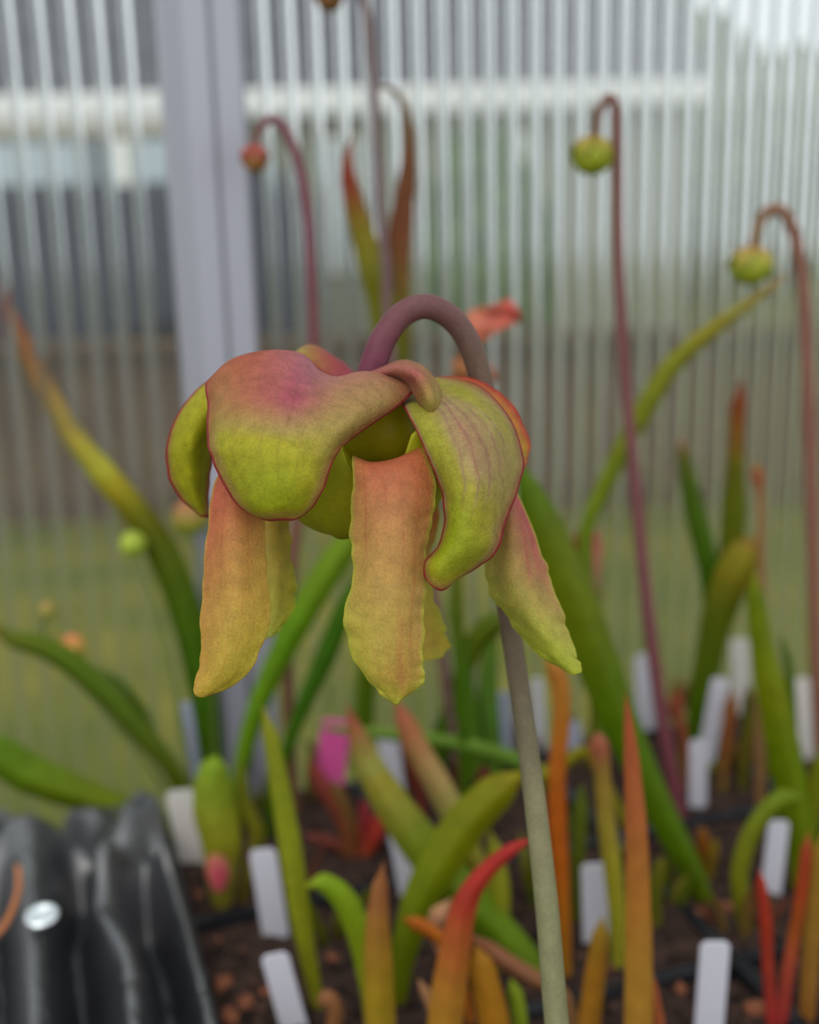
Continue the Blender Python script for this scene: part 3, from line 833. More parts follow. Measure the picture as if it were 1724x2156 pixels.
sheet_part('petal', P3, CP3, M['petal'], flower, 130, 60, P_EDGE, 4, 9, .45, wav=4, wavf=6, seed=12, bump=.00012, fl=.65, streaks=[(.08, .5, .2, .22, .01, .010, (176, 84, 66), .6), (.1, .4, .45, .45, .01, .012, (176, 84, 66), .3), (.08, .85, .8, .82, .0, .018, (176, 84, 66), .35), (.1, .6, .62, .66, .01, .010, (176, 84, 66), .3), (.6, .97, .7, .62, .0, .05, (190, 110, 80), .4)])
P1 = [
 [(520, 965, .236), (540, 962, .236), (562, 965, .238)],
 [(463, 1000, .223), (500, 1003, .218), (550, 1010, .223)],
 [(446, 1055, .220), (495, 1060, .213), (553, 1070, .219)],
 [(437, 1130, .218), (492, 1130, .210), (558, 1130, .217)],
 [(431, 1200, .217), (492, 1200, .208), (558, 1200, .216)],
 [(425, 1288, .216), (490, 1290, .207), (569, 1288, .215)],
 [(425, 1350, .215), (480, 1358, .207), (555, 1345, .214)],
 [(421, 1410, .214), (465, 1415, .208), (530, 1405, .213)],
 [(408, 1448, .213), (440, 1450, .210), (484, 1444, .213)],
 [(413, 1464, .212), (424, 1466, .212), (440, 1463, .212)]]
CP1 = [[(190, 90, 70)] * 3, [(204, 98, 84), (204, 104, 82), (196, 112, 76)], [(204, 104, 84), (206, 120, 86), (196, 134, 78)], [(202, 116, 84), (204, 140, 86), (192, 146, 76)],
       [(200, 130, 84), (200, 150, 84), (190, 152, 74)], [(196, 146, 80), (196, 160, 80), (186, 156, 68)], [(196, 150, 78), (192, 162, 74), (182, 162, 64)], [(194, 152, 74), (190, 164, 70), (180, 166, 62)], [(192, 152, 72), (188, 162, 66), (182, 168, 62)], [(190, 160, 66)] * 3]
sheet_part('petal', P1, CP1, M['petal'], flower, 120, 54, (186, 150, 66), 3, 6, .3, wav=2.6, wavf=5, seed=21, bump=.0001, fl=.55, streaks=[(.1, .45, .3, .3, .01, .012, (176, 84, 66), .4), (.1, .4, .5, .55, .01, .012, (176, 84, 66), .35), (.15, .6, .7, .72, .01, .010, (176, 84, 66), .3)])
P2 = [
 [(530, 985, .242), (570, 985, .242), (600, 990, .243)],
 [(525, 1040, .250), (568, 1040, .248), (604, 1045, .251)],
 [(528, 1100, .252), (570, 1100, .249), (607, 1105, .253)],
 [(530, 1170, .252), (575, 1170, .249), (612, 1175, .253)],
 [(530, 1240, .252), (580, 1240, .249), (621, 1242, .253)],
 [(535, 1295, .252), (578, 1298, .250), (612, 1292, .252)],
 [(546, 1346, .251), (560, 1345, .250), (584, 1330, .251)]]
sheet_part('petal', P2, [[(190, 150, 70)] * 3, [(196, 156, 76)] * 3, [(196, 162, 80), (196, 164, 80), (188, 168, 62)], [(194, 168, 80), (194, 170, 82), (184, 170, 56)], [(190, 172, 80), (190, 174, 80), (180, 168, 48)], [(184, 176, 78), (184, 178, 78), (178, 174, 58)], [(178, 178, 74)] * 3], M['petal'], flower, 90, 40, P_EDGE, 2, 4, .2, wav=4.5, wavf=5, seed=33, bump=.00015)
P4 = [
 [(850, 985, .243), (880, 985, .243), (905, 990, .244)],
 [(860, 1080, .250), (890, 1080, .249), (924, 1085, .252)],
 [(860, 1150, .252), (885, 1150, .250), (908, 1150, .253)],
 [(860, 1230, .253), (885, 1230, .251), (908, 1232, .254)],
 [(860, 1300, .253), (892, 1300, .251), (926, 1300, .254)],
 [(862, 1345, .253), (900, 1348, .251), (943, 1352, .254)],
 [(868, 1388, .252), (900, 1390, .251), (933, 1384, .252)]]
sheet_part('petal', P4, [[(180, 100, 60)] * 3, [(184, 112, 66)] * 3, [(190, 140, 76)] * 3, [(192, 160, 76), (190, 166, 74), (184, 174, 66)], [(192, 160, 78), (188, 164, 70), (180, 172, 56)], [(192, 158, 80), (190, 162, 72), (184, 166, 56)], [(186, 168, 68)] * 3], M['petal'], flower, 90, 40, P_EDGE, 2, 5, .25, wav=5.5, wavf=5, seed=41, bump=.0002)
P5 = [
 [(1010, 1000, .244), (1035, 998, .245), (1062, 1000, .247)],
 [(1048, 1058, .240), (1068, 1052, .237), (1090, 1046, .242)],
 [(1040, 1128, .238), (1080, 1130, .231), (1126, 1130, .239)],
 [(1024, 1195, .238), (1082, 1200, .228), (1150, 1200, .238)],
 [(1034, 1250, .238), (1098, 1260, .228), (1172, 1262, .238)],
 [(1066, 1292, .238), (1125, 1310, .229), (1196, 1332, .238)],
 [(1100, 1342, .238), (1152, 1350, .231), (1211, 1378, .238)],
 [(1142, 1382, .237), (1178, 1388, .233), (1221, 1404, .237)],
 [(1190, 1409, .236), (1206, 1419, .235), (1224, 1416, .236)]]
CP5 = [[(180, 80, 90)] * 3, [(178, 160, 86), (184, 110, 98), (190, 92, 104)], [(180, 164, 84), (186, 140, 96), (190, 98, 102)], [(178, 170, 84), (188, 160, 96), (190, 122, 104)], [(178, 174, 80), (186, 172, 92), (188, 150, 100)],
       [(176, 178, 74), (184, 178, 84), (188, 174, 94)], [(174, 178, 64), (180, 180, 74), (186, 184, 86)], [(170, 176, 56), (176, 180, 66), (184, 184, 76)], [(172, 178, 58)] * 3]
sheet_part('petal', P5, CP5, M['petal'], flower, 110, 54, P_EDGE, 2, 5, .25, wav=4, wavf=6, seed=52, bump=.00012, fl=.6, streaks=[(.08, .5, .75, .7, .0, .03, (186, 80, 96), .5), (.08, .45, .88, .86, .0, .03, (190, 80, 100), .5)])

# ================================================================== OTHER PLANTS
def soil_y(px, py): return W_z(px, py, ZS)[1]
def plant_pts(pts, Y, dy=0.0):
    """photo pixels (tip first) -> world, standing at horizontal distance Y, leaning dy towards/away at the tip"""
    yb = min(Y, soil_y(pts[-1][0], pts[-1][1])) if pts[-1][1] > 1400 else Y
    n = len(pts); P, Rd = [], []
    for i, (a, b, w) in enumerate(pts):
        f = 1 - i / (n - 1)
        p = W_y(a, b, yb + dy * f)
        P.append(p); Rd.append(w / 2 / FPX * float((p - C0) @ F))
    if P[-1][2] > ZS + .004:
        e = P[-1]; d = P[-1] - P[-2]; d = d / max(1e-6, np.linalg.norm(d))
        hgt = e[2] - ZS
        off = np.clip(np.array([d[0], d[1], 0]) * hgt * .45, -.03, .03)
        e2 = np.array([e[0] + off[0], e[1] + off[1], ZS - .005])
        P.append((e + e2) / 2 + off * .12); Rd.append(Rd[-1] * .9)
        P.append(e2); Rd.append(Rd[-1] * .75)
    else:
        P[-1][2] = min(P[-1][2], ZS - .004)
    return P, Rd
def leaf(parent, pts, Y, cols, flat=.45, dy=0.0, name='pitcher_leaf', n=34, twist=0.0, mat='leaf'):
    P, Rd = plant_pts(pts, Y, dy)
    return link(name, tube_mesh(name, P, Rd, cols, flat * .46, 20, n, twist=twist, fold=.62 if flat < .85 else 0.0, tint='leaf'), M[mat], parent)
def plant(name, px, py, Y, label, cat='plant', group='pitcher plants in the pots'):
    p = W_y(px, py, Y)
    o = empty(name, (p[0], p[1], ZS)); tag(o, label, cat, group); return o

G1, G2, G3, YG, OR, GO, RD, BR = (98, 138, 26), (66, 108, 16), (124, 152, 58), (152, 164, 52), (196, 104, 50), (172, 128, 40), (184, 52, 48), (128, 84, 62)
DG = (48, 82, 18)

# nodding seed pods on tall scapes -------------------------------------------------
def pod_flower(label, pod, pw, ph, pcols, stem, w0, w1, Y, scols, dy=0.0):
    pcols = [tuple(np.array(c, float) * max(pcols[0]) / max(c)) for c in pcols]
    ys = min(Y, soil_y(*stem[-1][:2])) if stem[-1][1] > 1400 else Y
    ctr = W_y(pod[0], pod[1], ys + dy)
    b0 = W_y(stem[-1][0], stem[-1][1], ys)
    o = empty('nodding_seed_pod', (b0[0], b0[1], ZS)); tag(o, label, 'flower', 'faded nodding flowers behind')
    n = len(stem)
    P, Rd = plant_pts([(a, b, w0 + (w1 - w0) * i / (n - 1)) for i, (a, b) in enumerate(stem)], ys, dy)
    link('scape', tube_mesh('scape', P, Rd, scols, 1, 12, 60, tint=(.8, .76, .72)), M['scape'], o)
    k = float((ctr - C0) @ F) / FPX
    V, Cc = [], []; nr2, na2 = 22, 40
    for i in range(nr2):
        q = i / (nr2 - 1); th = q * math.pi
        for j in range(na2):
            a = 2 * math.pi * j / na2
            lob = 1 + .09 * math.cos(5 * a) * math.sin(th)
            V.append(ctr + np.array([math.sin(th) * math.cos(a) * pw / 2 * k * lob, math.sin(th) * math.sin(a) * pw / 2 * k * lob, math.cos(th) * ph / 2 * k]))
            Cc.append(lin(pcols[0]) * (1 - q) + lin(pcols[1]) * q)
    link('pod', mesh_from('pod', V, grid_faces(nr2, na2, True), True, np.array(Cc), [(0, 0)] * len(V)), M['pod'], o)
    for s_ in range(5):   # old sepals clasping the pod
        a0 = 2 * math.pi * s_ / 5 + .3; V, Cc = [], []
        for i in range(9):
            q = i / 8; th = .12 + q * 1.5
            for j in range(7):
                b = (j / 6 - .5) * 1.15 * math.sin(math.pi * (.15 + .82 * q)) ; a = a0 + b
                r = 1.07 - .03 * abs(b)
                V.append(ctr + np.array([math.sin(th) * math.cos(a) * pw / 2 * k * r, math.sin(th) * math.sin(a) * pw / 2 * k * r, math.cos(th) * ph / 2 * k * 1.08]))
                Cc.append(lin(pcols[2]) * (1 - q) + lin(pcols[0]) * q)
        so_ = link('sepal', mesh_from('sepal', V, grid_faces(9, 7), True, np.array(Cc), [(0, 0)] * len(V)), M['pod'], o)
        so_.modifiers.new('thickness', 'SOLIDIFY').thickness = .0006
    return o
MV = (118, 70, 84)
pod_flower('small red-brown seed pod hanging from a purple hooked scape', (536, 336), 54, 54, [(150, 66, 52), (84, 66, 30), (140, 70, 66)],
           [(537, 312), (541, 285), (556, 258), (580, 252), (604, 280), (630, 350), (647, 450), (656, 600), (660, 720), (650, 900), (625, 1100), (606, 1300), (606, 1450), (612, 1600), (622, 1715)], 18, 26, .49, [(120, 92, 84), (122, 80, 88), MV, (116, 66, 80), (120, 78, 74), (128, 90, 72), (112, 84, 60)])
pod_flower('dark brown seed pod on the tallest greyish mauve scape', (692, -4), 56, 56, [(120, 62, 48), (74, 56, 24), (130, 70, 60)],
           [(695, -30), (702, -62), (730, -80), (755, -55), (772, 30), (784, 130), (790, 240), (796, 350), (803, 470), (814, 580), (818, 700), (860, 950), (905, 1200), (925, 1330), (940, 1450), (965, 1625)], 17, 24, .52, [(124, 96, 92), (126, 104, 106), (118, 104, 108), (120, 92, 96), (112, 84, 84), (104, 80, 76)])
pod_flower('green seed pod hanging close against its straight brown-pink scape', (1246, 330), 84, 76, [(140, 146, 30), (112, 122, 22), (132, 92, 50)],
           [(1252, 296), (1256, 262), (1268, 222), (1286, 206), (1297, 240), (1300, 400), (1304, 600), (1316, 800), (1336, 1000), (1354, 1200), (1378, 1400), (1402, 1560), (1436, 1725)], 17, 30, .49, [(130, 112, 96), (128, 92, 84), (126, 86, 82), (116, 72, 72), (104, 66, 70), (112, 66, 74), (122, 62, 76)])
pod_flower('green seed pod under a wide brownish hook, above the long arching leaf', (1580, 562), 88, 76, [(150, 154, 44), (116, 128, 24), (146, 96, 60)],
           [(1586, 528), (1594, 480), (1618, 444), (1648, 446), (1674, 500), (1690, 600), (1696, 700), (1704, 900), (1710, 1100), (1718, 1400), (1728, 1600)], 24, 28, .50, [(140, 120, 92), (132, 100, 82), (134, 94, 82), (136, 92, 80), (132, 92, 76), (126, 88, 70)])

# tall plant behind the hook, two curling tips
t1 = plant('tall_pitcher_plant', 800, 1500, .53, 'tall pitcher plant with two curling red tips behind the flower hook')
leaf(t1, [(752, 268, 8), (738, 300, 14), (731, 345, 26), (738, 400, 38), (758, 470, 50), (782, 560, 58), (805, 640, 60), (818, 760, 58), (812, 950, 50), (790, 1150, 40), (770, 1400, 34), (760, 1560, 30)], .53,
     [(136, 122, 104), (150, 74, 54), (170, 74, 54), (136, 124, 40), YG, (126, 152, 30), G1, G1, G2, DG], .4, 0)
leaf(t1, [(790, 190, 10), (806, 182, 12), (836, 196, 14), (856, 240, 20), (862, 310, 28), (854, 400, 42), (840, 500, 52), (836, 600, 56), (838, 700, 54), (838, 850, 50), (820, 1050, 44), (795, 1250, 36), (775, 1450, 30), (768, 1565, 26)], .54,
     [(110, 90, 80), (128, 112, 96), (140, 112, 84), (134, 84, 54), (132, 78, 52), (126, 106, 44), (102, 140, 24), G1, G1, G2, DG], .4, 0)

# withered red hood right of the hook
t2 = plant('withered_pitcher', 960, 1500, .47, 'withered salmon red pitcher hood beside the flower hook')
leaf(t2, [(1000, 700, 26), (985, 740, 30), (966, 790, 34), (955, 860, 30), (950, 950, 28), (955, 1100, 26), (962, 1250, 26), (968, 1400, 26), (975, 1560, 24)], .47, [(176, 90, 68), (150, 88, 58), (132, 92, 52), (110, 100, 50), (92, 110, 44), G2, G2, DG], .5)
hood = [[(980, 690, .452), (990, 710, .452), (1010, 722, .453)], [(990, 655, .455), (1015, 680, .45), (1035, 705, .455)], [(1030, 646, .45), (1045, 668, .458), (1060, 690, .45)], [(1068, 632, .455), (1078, 655, .45), (1090, 678, .457)], [(1088, 648, .452), (1094, 660, .452), (1096, 670, .452)]]
sheet_part('hood', hood, [[(190, 108, 80)] * 3, [(178, 112, 84), (200, 116, 96), (200, 112, 90)], [(186, 110, 88), (206, 114, 100), (196, 104, 88)], [(172, 80, 66), (182, 76, 68), (186, 100, 84)], [(150, 70, 56)] * 3], M['leaf'], t2, 30, 24, None, wav=4, seed=71, wavf=6, thick=.001)
hood2 = [[(948, 760, .468), (958, 780, .468), (975, 795, .468)], [(985, 750, .47), (1005, 780, .465), (1010, 810, .47)], [(1030, 765, .468), (1042, 785, .468), (1046, 800, .468)]]
sheet_part('dry_flap', hood2, [[(150, 96, 58)] * 3, [(140, 96, 64)] * 3, [(150, 92, 74)] * 3], M['leaf'], t2, 20, 16, None, wav=4, seed=72, thick=.001)

# long leaf at the left
t3 = plant('arching_pitcher_plant', 440, 1640, .5, 'pitcher plant with long orange tipped leaf leaning out at the left')
leaf(t3, [(-25, 570, 10), (8, 630, 26), (50, 730, 40), (100, 830, 44), (160, 930, 50), (230, 1015, 58), (300, 1100, 62), (352, 1190, 70), (392, 1300, 72), (420, 1420, 66), (438, 1540, 56), (448, 1660, 44)], .51,
     [(176, 66, 54), (184, 84, 60), (192, 132, 62), (172, 146, 62), (152, 150, 50), (134, 148, 26), (104, 140, 14), (76, 122, 16), (58, 104, 18), (60, 98, 14), (64, 94, 16), (74, 90, 20)], .38, .0)
leaf(t3, [(-30, 1300, 30), (20, 1345, 40), (80, 1360, 48), (150, 1400, 54), (230, 1470, 52), (300, 1550, 48), (360, 1620, 40), (400, 1690, 30)], .48, [(104, 104, 40), (66, 84, 16), (58, 82, 10), (62, 90, 16), (74, 100, 24), (92, 116, 30), (106, 124, 30), (104, 112, 30)], .4)
leaf(t3, [(200, 1400, 6), (255, 1440, 18), (300, 1500, 22), (330, 1580, 20), (380, 1680, 16)], .49, [(92, 140, 76), (88, 124, 50), (74, 100, 40), (86, 108, 40)], .5)
t3b = plant('broad_pitcher_plant', 320, 1720, .47, 'bright green broad leaf reaching out over the black bag')
leaf(t3b, [(-90, 1540, 60), (-20, 1580, 84), (40, 1625, 92), (110, 1655, 84), (180, 1680, 70), (250, 1702, 54), (320, 1724, 40), (352, 1745, 30)], .465, [(84, 130, 20), (92, 136, 22), (106, 144, 22), (112, 142, 14), (108, 136, 14), (110, 128, 20), (100, 110, 24)], .35, -.01)

# small buds at the left
def bud(label, c, r, cols, stem, Y):
    cols = [tuple(np.array(c, float) * max(cols[0]) / max(c)) for c in cols]
    b0 = W_y(*stem[-1], Y)
    ys = min(Y, soil_y(*stem[-1])) if stem[-1][1] > 1400 else Y
    o = empty('small_bud', (b0[0], b0[1], ZS)); tag(o, label, 'bud', 'small buds at the left')
    ctr = W_y(c[0], c[1], ys); k = float((ctr - C0) @ F) / FPX
    bm = bmesh.new(); bmesh.ops.create_uvsphere(bm, u_segments=20, v_segments=12, radius=1)
    for v in bm.verts:
        a = math.atan2(v.co.y, v.co.x); f = 1 + .1 * math.cos(5 * a)
        v.co = Vector((v.co.x * r * k * f, v.co.y * r * k * f, v.co.z * r * k * (1.05 if v.co.z > 0 else .95)))
        v.co += Vector(ctr)
    me = bpy.data.meshes.new('bud'); bm.to_mesh(me); bm.free(); me.polygons.foreach_set('use_smooth', [True] * len(me.polygons))
    z = np.array([v.co.z for v in me.vertices]); f = ((z - z.min()) / (z.max() - z.min()))[:, None]
    cc = lin(cols[1]) * (1 - f) + lin(cols[0]) * f
    a_ = me.color_attributes.new('Col', 'FLOAT_COLOR', 'POINT'); a_.data.foreach_set('color', np.concatenate([cc, np.ones((len(cc), 1))], 1).astype(np.float32).ravel())
    link('bud_head', me, M['pod'], o)
    P, Rd = plant_pts([(c[0], c[1] + r * .6, 6)] + [(a, b, 8) for a, b in stem], ys)
    link('stalk', tube_mesh('stalk', P, Rd, [(112, 120, 60), (90, 110, 50)], 1, 8, 24), M['pod'], o)
bud('yellow-green round bud beside the long left leaf', (280, 1146), 27, [(150, 164, 56), (112, 130, 34)], [(300, 1200), (345, 1330), (380, 1500), (410, 1690)], .5)
bud('red-tinged bud above the drooping dark leaf', (152, 1362), 27, [(190, 110, 66), (136, 140, 50)], [(190, 1420), (260, 1500), (330, 1600), (385, 1695)], .49)
bud('small green bud with faint pink top at the far left', (98, 1285), 17, [(158, 124, 72), (116, 134, 44)], [(92, 1330), (150, 1420), (290, 1580), (380, 1690)], .5)
bud('reddish green bud behind the left petal', (400, 1090), 38, [(158, 92, 66), (92, 112, 24)], [(420, 1180), (440, 1320), (450, 1500), (455, 1680)], .51)

# leaves below the flower
t4 = plant('green_pitcher_plant', 490, 1750, .47, 'bright green strap leaved pitcher plant below the left petals')
leaf(t4, [(800, 1040, 54), (750, 1120, 58), (690, 1205, 62), (632, 1300, 60), (585, 1390, 52), (545, 1480, 44), (515, 1580, 38), (498, 1690, 32), (492, 1770, 24)], .468, [(134, 176, 60), (124, 168, 54), (112, 160, 40), (90, 142, 24), (84, 128, 22), (86, 132, 26), (104, 138, 34), (110, 134, 36)], .7)
leaf(t4, [(770, 1190, 36), (722, 1290, 44), (682, 1390, 44), (645, 1470, 36), (610, 1560, 28), (575, 1680, 22), (560, 1765, 18)], .47, [(66, 116, 16), (58, 110, 12), (60, 112, 16), (62, 108, 20), (74, 112, 28)], .4)
leaf(t4, [(456, 1590, 40), (450, 1620, 62), (446, 1665, 84), (452, 1720, 96), (464, 1780, 88), (466, 1850, 68), (464, 1910, 34)], .42, [(118, 158, 56), (122, 160, 60), (130, 160, 64), (142, 162, 66), (152, 164, 66), (160, 150, 60), (150, 140, 44)], .6)
def depth_y(px, py, Y): return Y / ray(px, py)[1]
ym = min(.42, soil_y(464, 1910)) - .009
spm = [[(a, b, depth_y(a, b, ym - dq)) for a, b, dq in r] for r in ([(438, 1806, 0), (455, 1798, .003), (474, 1806, 0)], [(436, 1838, .001), (458, 1836, .004), (482, 1840, .001)], [(448, 1872, 0), (462, 1878, .003), (474, 1870, 0)])]
sheet_part('pitcher_mouth', spm, [[(190, 120, 96)] * 3, [(190, 112, 90), (190, 70, 100), (186, 100, 90)], [(180, 84, 90)] * 3], M['leaf'], t4, 20, 16, None, wav=1, seed=77, thick=.001)
leaf(t4, [(508, 1600, 26), (512, 1680, 30), (540, 1760, 34), (560, 1700, 10), (575, 1590, 8)][:3] + [(522, 1840, 26), (505, 1900, 18)], .43, [(98, 120, 46), (112, 124, 40), (120, 110, 36), (126, 100, 40)], .6)

t5 = plant('yellow_green_pitcher_plant', 680, 2156, .36, 'slender yellow-green upright leaf beside the front white labels')
leaf(t5, [(553, 1485, 22), (570, 1560, 34), (592, 1680, 44), (612, 1800, 50), (630, 1920, 46), (652, 2040, 36), (672, 2120, 26)], .355, [(150, 162, 78), (146, 166, 64), (148, 172, 62), (150, 172, 58), (146, 164, 54), (132, 148, 48), (110, 120, 44)], .5)
t6 = plant('bending_pitcher_plant', 790, 2190, .34, 'bright green leaf bending over sideways next to the amber leaf')
leaf(t6, [(640, 1868, 30), (682, 1862, 44), (722, 1895, 54), (752, 1955, 56), (772, 2030, 54), (786, 2110, 50), (794, 2180, 44)], .345, [(130, 160, 48), (122, 164, 34), (128, 168, 40), (132, 164, 40), (140, 162, 48), (144, 158, 50)], .4)
t7 = plant('amber_pitcher_plant', 800, 2300, .31, 'amber brown narrow upright leaf between two green leaves')
leaf(t7, [(808, 1812, 10), (800, 1870, 34), (794, 1950, 50), (796, 2040, 62), (800, 2156, 66)], .315, [(176, 112, 72), (170, 108, 66), (160, 116, 44), (150, 124, 32), (158, 130, 48), (156, 130, 50)], .45)
leaf(t7, [(668, 2115, 34), (690, 2105, 40), (705, 2135, 36), (700, 2180, 30)], .33, [(170, 112, 78), (160, 108, 70), (130, 80, 50)], .6)

t8 = plant('crossing_pitcher_plant', 1140, 2070, .36, 'large green leaf with red tip slanting behind the main stalk')
leaf(t8, [(728, 1480, 12), (745, 1530, 34), (775, 1610, 60), (820, 1690, 78), (880, 1775, 90), (940, 1850, 92), (1010, 1925, 86), (1090, 2010, 76), (1150, 2070, 60)], .362, [(166, 70, 62), (146, 84, 58), (136, 132, 62), (140, 150, 80), (126, 154, 56), (112, 148, 44), (100, 142, 30), (104, 144, 32), (104, 138, 30)], .4, .03)
leaf(t8, [(1105, 1625, 66), (1050, 1668, 82), (985, 1735, 92), (930, 1815, 92), (890, 1890, 80), (860, 1970, 64), (842, 2050, 50), (835, 2110, 36)], .355, [(134, 136, 22), (126, 138, 16), (118, 136, 10), (106, 130, 10), (104, 130, 14), (112, 138, 18), (116, 136, 24)], .38, .01)
leaf(t8, [(832, 1470, 14), (848, 1510, 40), (880, 1580, 52), (925, 1660, 58), (965, 1740, 54), (1000, 1820, 46), (1040, 1910, 40)], .385, [(186, 92, 78), (186, 112, 78), (160, 132, 84), (146, 146, 76), (150, 160, 76), (136, 152, 56), (112, 130, 40)], .45, .02)
leaf(t8, [(1030, 1745, 20), (1042, 1800, 38), (1052, 1870, 44), (1056, 1930, 36), (1050, 2000, 26)], .37, [(160, 176, 76), (160, 176, 70), (146, 166, 56), (120, 140, 50)], .5)
t9 = plant('red_pitcher_plant', 930, 2300, .31, 'red pitcher leaf turning golden downwards, curling against the main stalk')
leaf(t9, [(1125, 1765, 14), (1090, 1782, 28), (1045, 1815, 34), (1005, 1858, 42), (978, 1910, 54), (962, 1980, 64), (948, 2070, 72), (938, 2156, 76)], .305, [(188, 54, 54), (190, 52, 50), (186, 52, 46), (180, 62, 46), (170, 92, 44), (170, 118, 44), (174, 128, 44), (168, 124, 44)], .5)
leaf(t9, [(1000, 1990, 40), (1018, 2060, 60), (1040, 2156, 66)], .31, [(160, 110, 32), (172, 116, 30), (172, 96, 34)], .45)
leaf(t9, [(985, 1965, 26), (1040, 2010, 40), (1110, 2055, 40), (1180, 2090, 30)], .33, [(160, 98, 70), (158, 104, 76), (146, 104, 70), (130, 100, 60)], .3)
leaf(t9, [(845, 1932, 14), (880, 1948, 34), (920, 1972, 30), (950, 2010, 24)], .335, [(188, 100, 34), (196, 108, 24), (190, 110, 40)], .5)
leaf(t9, [(950, 1890, 18), (925, 1930, 44), (915, 1960, 30), (930, 2010, 18)], .34, [(196, 146, 112), (204, 148, 118), (190, 140, 100)], .4)
leaf(t9, [(880, 2060, 18), (905, 2110, 24), (925, 2170, 22)], .32, [(190, 140, 104), (180, 130, 100)], .5)
leaf(t9, [(1075, 2060, 26), (1088, 2110, 34), (1096, 2170, 34)], .32, [(134, 166, 66), (124, 158, 50)], .5)

t10 = plant('grass_blade', 1090, 1620, .5, 'thin green blade lying across behind the main stalk', 'plant')
leaf(t10, [(650, 1525, 10), (720, 1538, 20), (820, 1548, 26), (920, 1560, 30), (1010, 1578, 34), (1090, 1605, 38), (1150, 1640, 30)], .47, [(110, 150, 90), (104, 146, 78), (98, 144, 70), (100, 148, 80), (104, 150, 84)], .3)
t11 = plant('pale_green_pitcher_plant', 1000, 1640, .54, 'clump of pale green upright leaves between the central and right petals')
leaf(t11, [(945, 1240, 18), (962, 1330, 30), (980, 1440, 36), (996, 1560, 38), (1002, 1650, 34)], .54, [(92, 140, 76), (86, 134, 62), (84, 136, 50), (92, 140, 60), (88, 128, 50)], .5)
leaf(t11, [(1045, 1330, 20), (1030, 1400, 36), (1028, 1480, 46), (1034, 1560, 46), (1040, 1640, 36)], .53, [(100, 140, 60), (98, 146, 76), (96, 150, 84), (96, 150, 80), (90, 130, 60)], .45)
leaf(t11, [(1085, 1300, 50), (1035, 1318, 56), (998, 1360, 48), (972, 1430, 42), (950, 1500, 44), (930, 1560, 46), (925, 1640, 36)], .52, [(82, 108, 10), (78, 104, 6), (80, 108, 12), (70, 110, 18), (64, 108, 16), (70, 110, 20)], .45)

t12 = plant('orange_pitcher_plant', 1190, 2060, .37, 'orange pitcher leaf standing close behind the main flower stalk')
leaf(t12, [(1140, 1385, 16), (1168, 1410, 40), (1182, 1460, 40), (1182, 1530, 36), (1174, 1620, 36), (1174, 1720, 40), (1180, 1820, 36), (1188, 1950, 28), (1194, 2060, 22)], .37, [(184, 140, 60), (190, 120, 50), (196, 130, 50), (194, 118, 40), (190, 102, 30), (188, 94, 22), (180, 92, 20), (166, 100, 24), (140, 96, 30)], .6)
leaf(t12, [(1100, 1640, 26), (1150, 1632, 36), (1200, 1600, 30), (1240, 1592, 20)], .42, [(130, 140, 26), (140, 144, 24), (150, 130, 30)], .4)
t13 = plant('wide_green_pitcher_plant', 1500, 1910, .43, 'wide green leaf running down from beneath the right sepal')
leaf(t13, [(1080, 950, 40), (1118, 1040, 72), (1160, 1150, 92), (1208, 1260, 98), (1252, 1370, 96), (1290, 1470, 88), (1330, 1570, 78), (1375, 1670, 70), (1420, 1760, 64), (1462, 1840, 54), (1500, 1905, 36)], .44, [(70, 112, 20), (88, 126, 14), (104, 132, 8), (100, 126, 6), (94, 124, 8), (84, 122, 8), (78, 120, 8), (84, 126, 10), (82, 122, 8), (82, 118, 10), (84, 104, 24)], .6, .0, twist=.3)
t14 = plant('copper_pitcher_plant', 1345, 2400, .3, 'copper orange upright leaf tapering to a point right of the main stalk')
leaf(t14, [(1316, 1452, 5), (1322, 1510, 18), (1332, 1620, 36), (1340, 1740, 46), (1344, 1860, 52), (1346, 2000, 58), (1346, 2156, 62)], .30, [(196, 96, 62), (196, 100, 64), (186, 106, 62), (172, 112, 50), (162, 118, 46), (166, 122, 48), (162, 116, 50)], .6)
leaf(t14, [(1370, 2040, 10), (1378, 2100, 22), (1388, 2170, 28)], .31, [(176, 96, 60), (170, 90, 54)], .5)
t15 = plant('golden_pitcher_plant', 1300, 2050, .37, 'golden green narrow leaf with ragged reddish top behind the copper leaf')
leaf(t15, [(1258, 1540, 40), (1262, 1575, 44), (1270, 1640, 34), (1278, 1740, 38), (1292, 1840, 40), (1300, 1940, 36), (1302, 2040, 28)], .375, [(180, 110, 86), (186, 106, 80), (168, 136, 60), (166, 146, 54), (150, 142, 40), (136, 132, 36), (118, 116, 34)], .6)
leaf(t15, [(1225, 1650, 30), (1222, 1720, 34), (1218, 1800, 30), (1215, 1900, 22)], .4, [(90, 114, 50), (96, 116, 44), (100, 110, 40)], .5)
leaf(t15, [(1268, 1930, 26), (1262, 1990, 38), (1252, 2070, 46), (1242, 2156, 48)], .325, [(150, 122, 40), (172, 118, 34), (172, 118, 40), (164, 114, 42)], .5)
leaf(t15, [(1395, 1800, 20), (1385, 1850, 34), (1380, 1910, 30), (1385, 1960, 20)], .4, [(104, 108, 44), (96, 108, 44), (80, 90, 44)], .4)

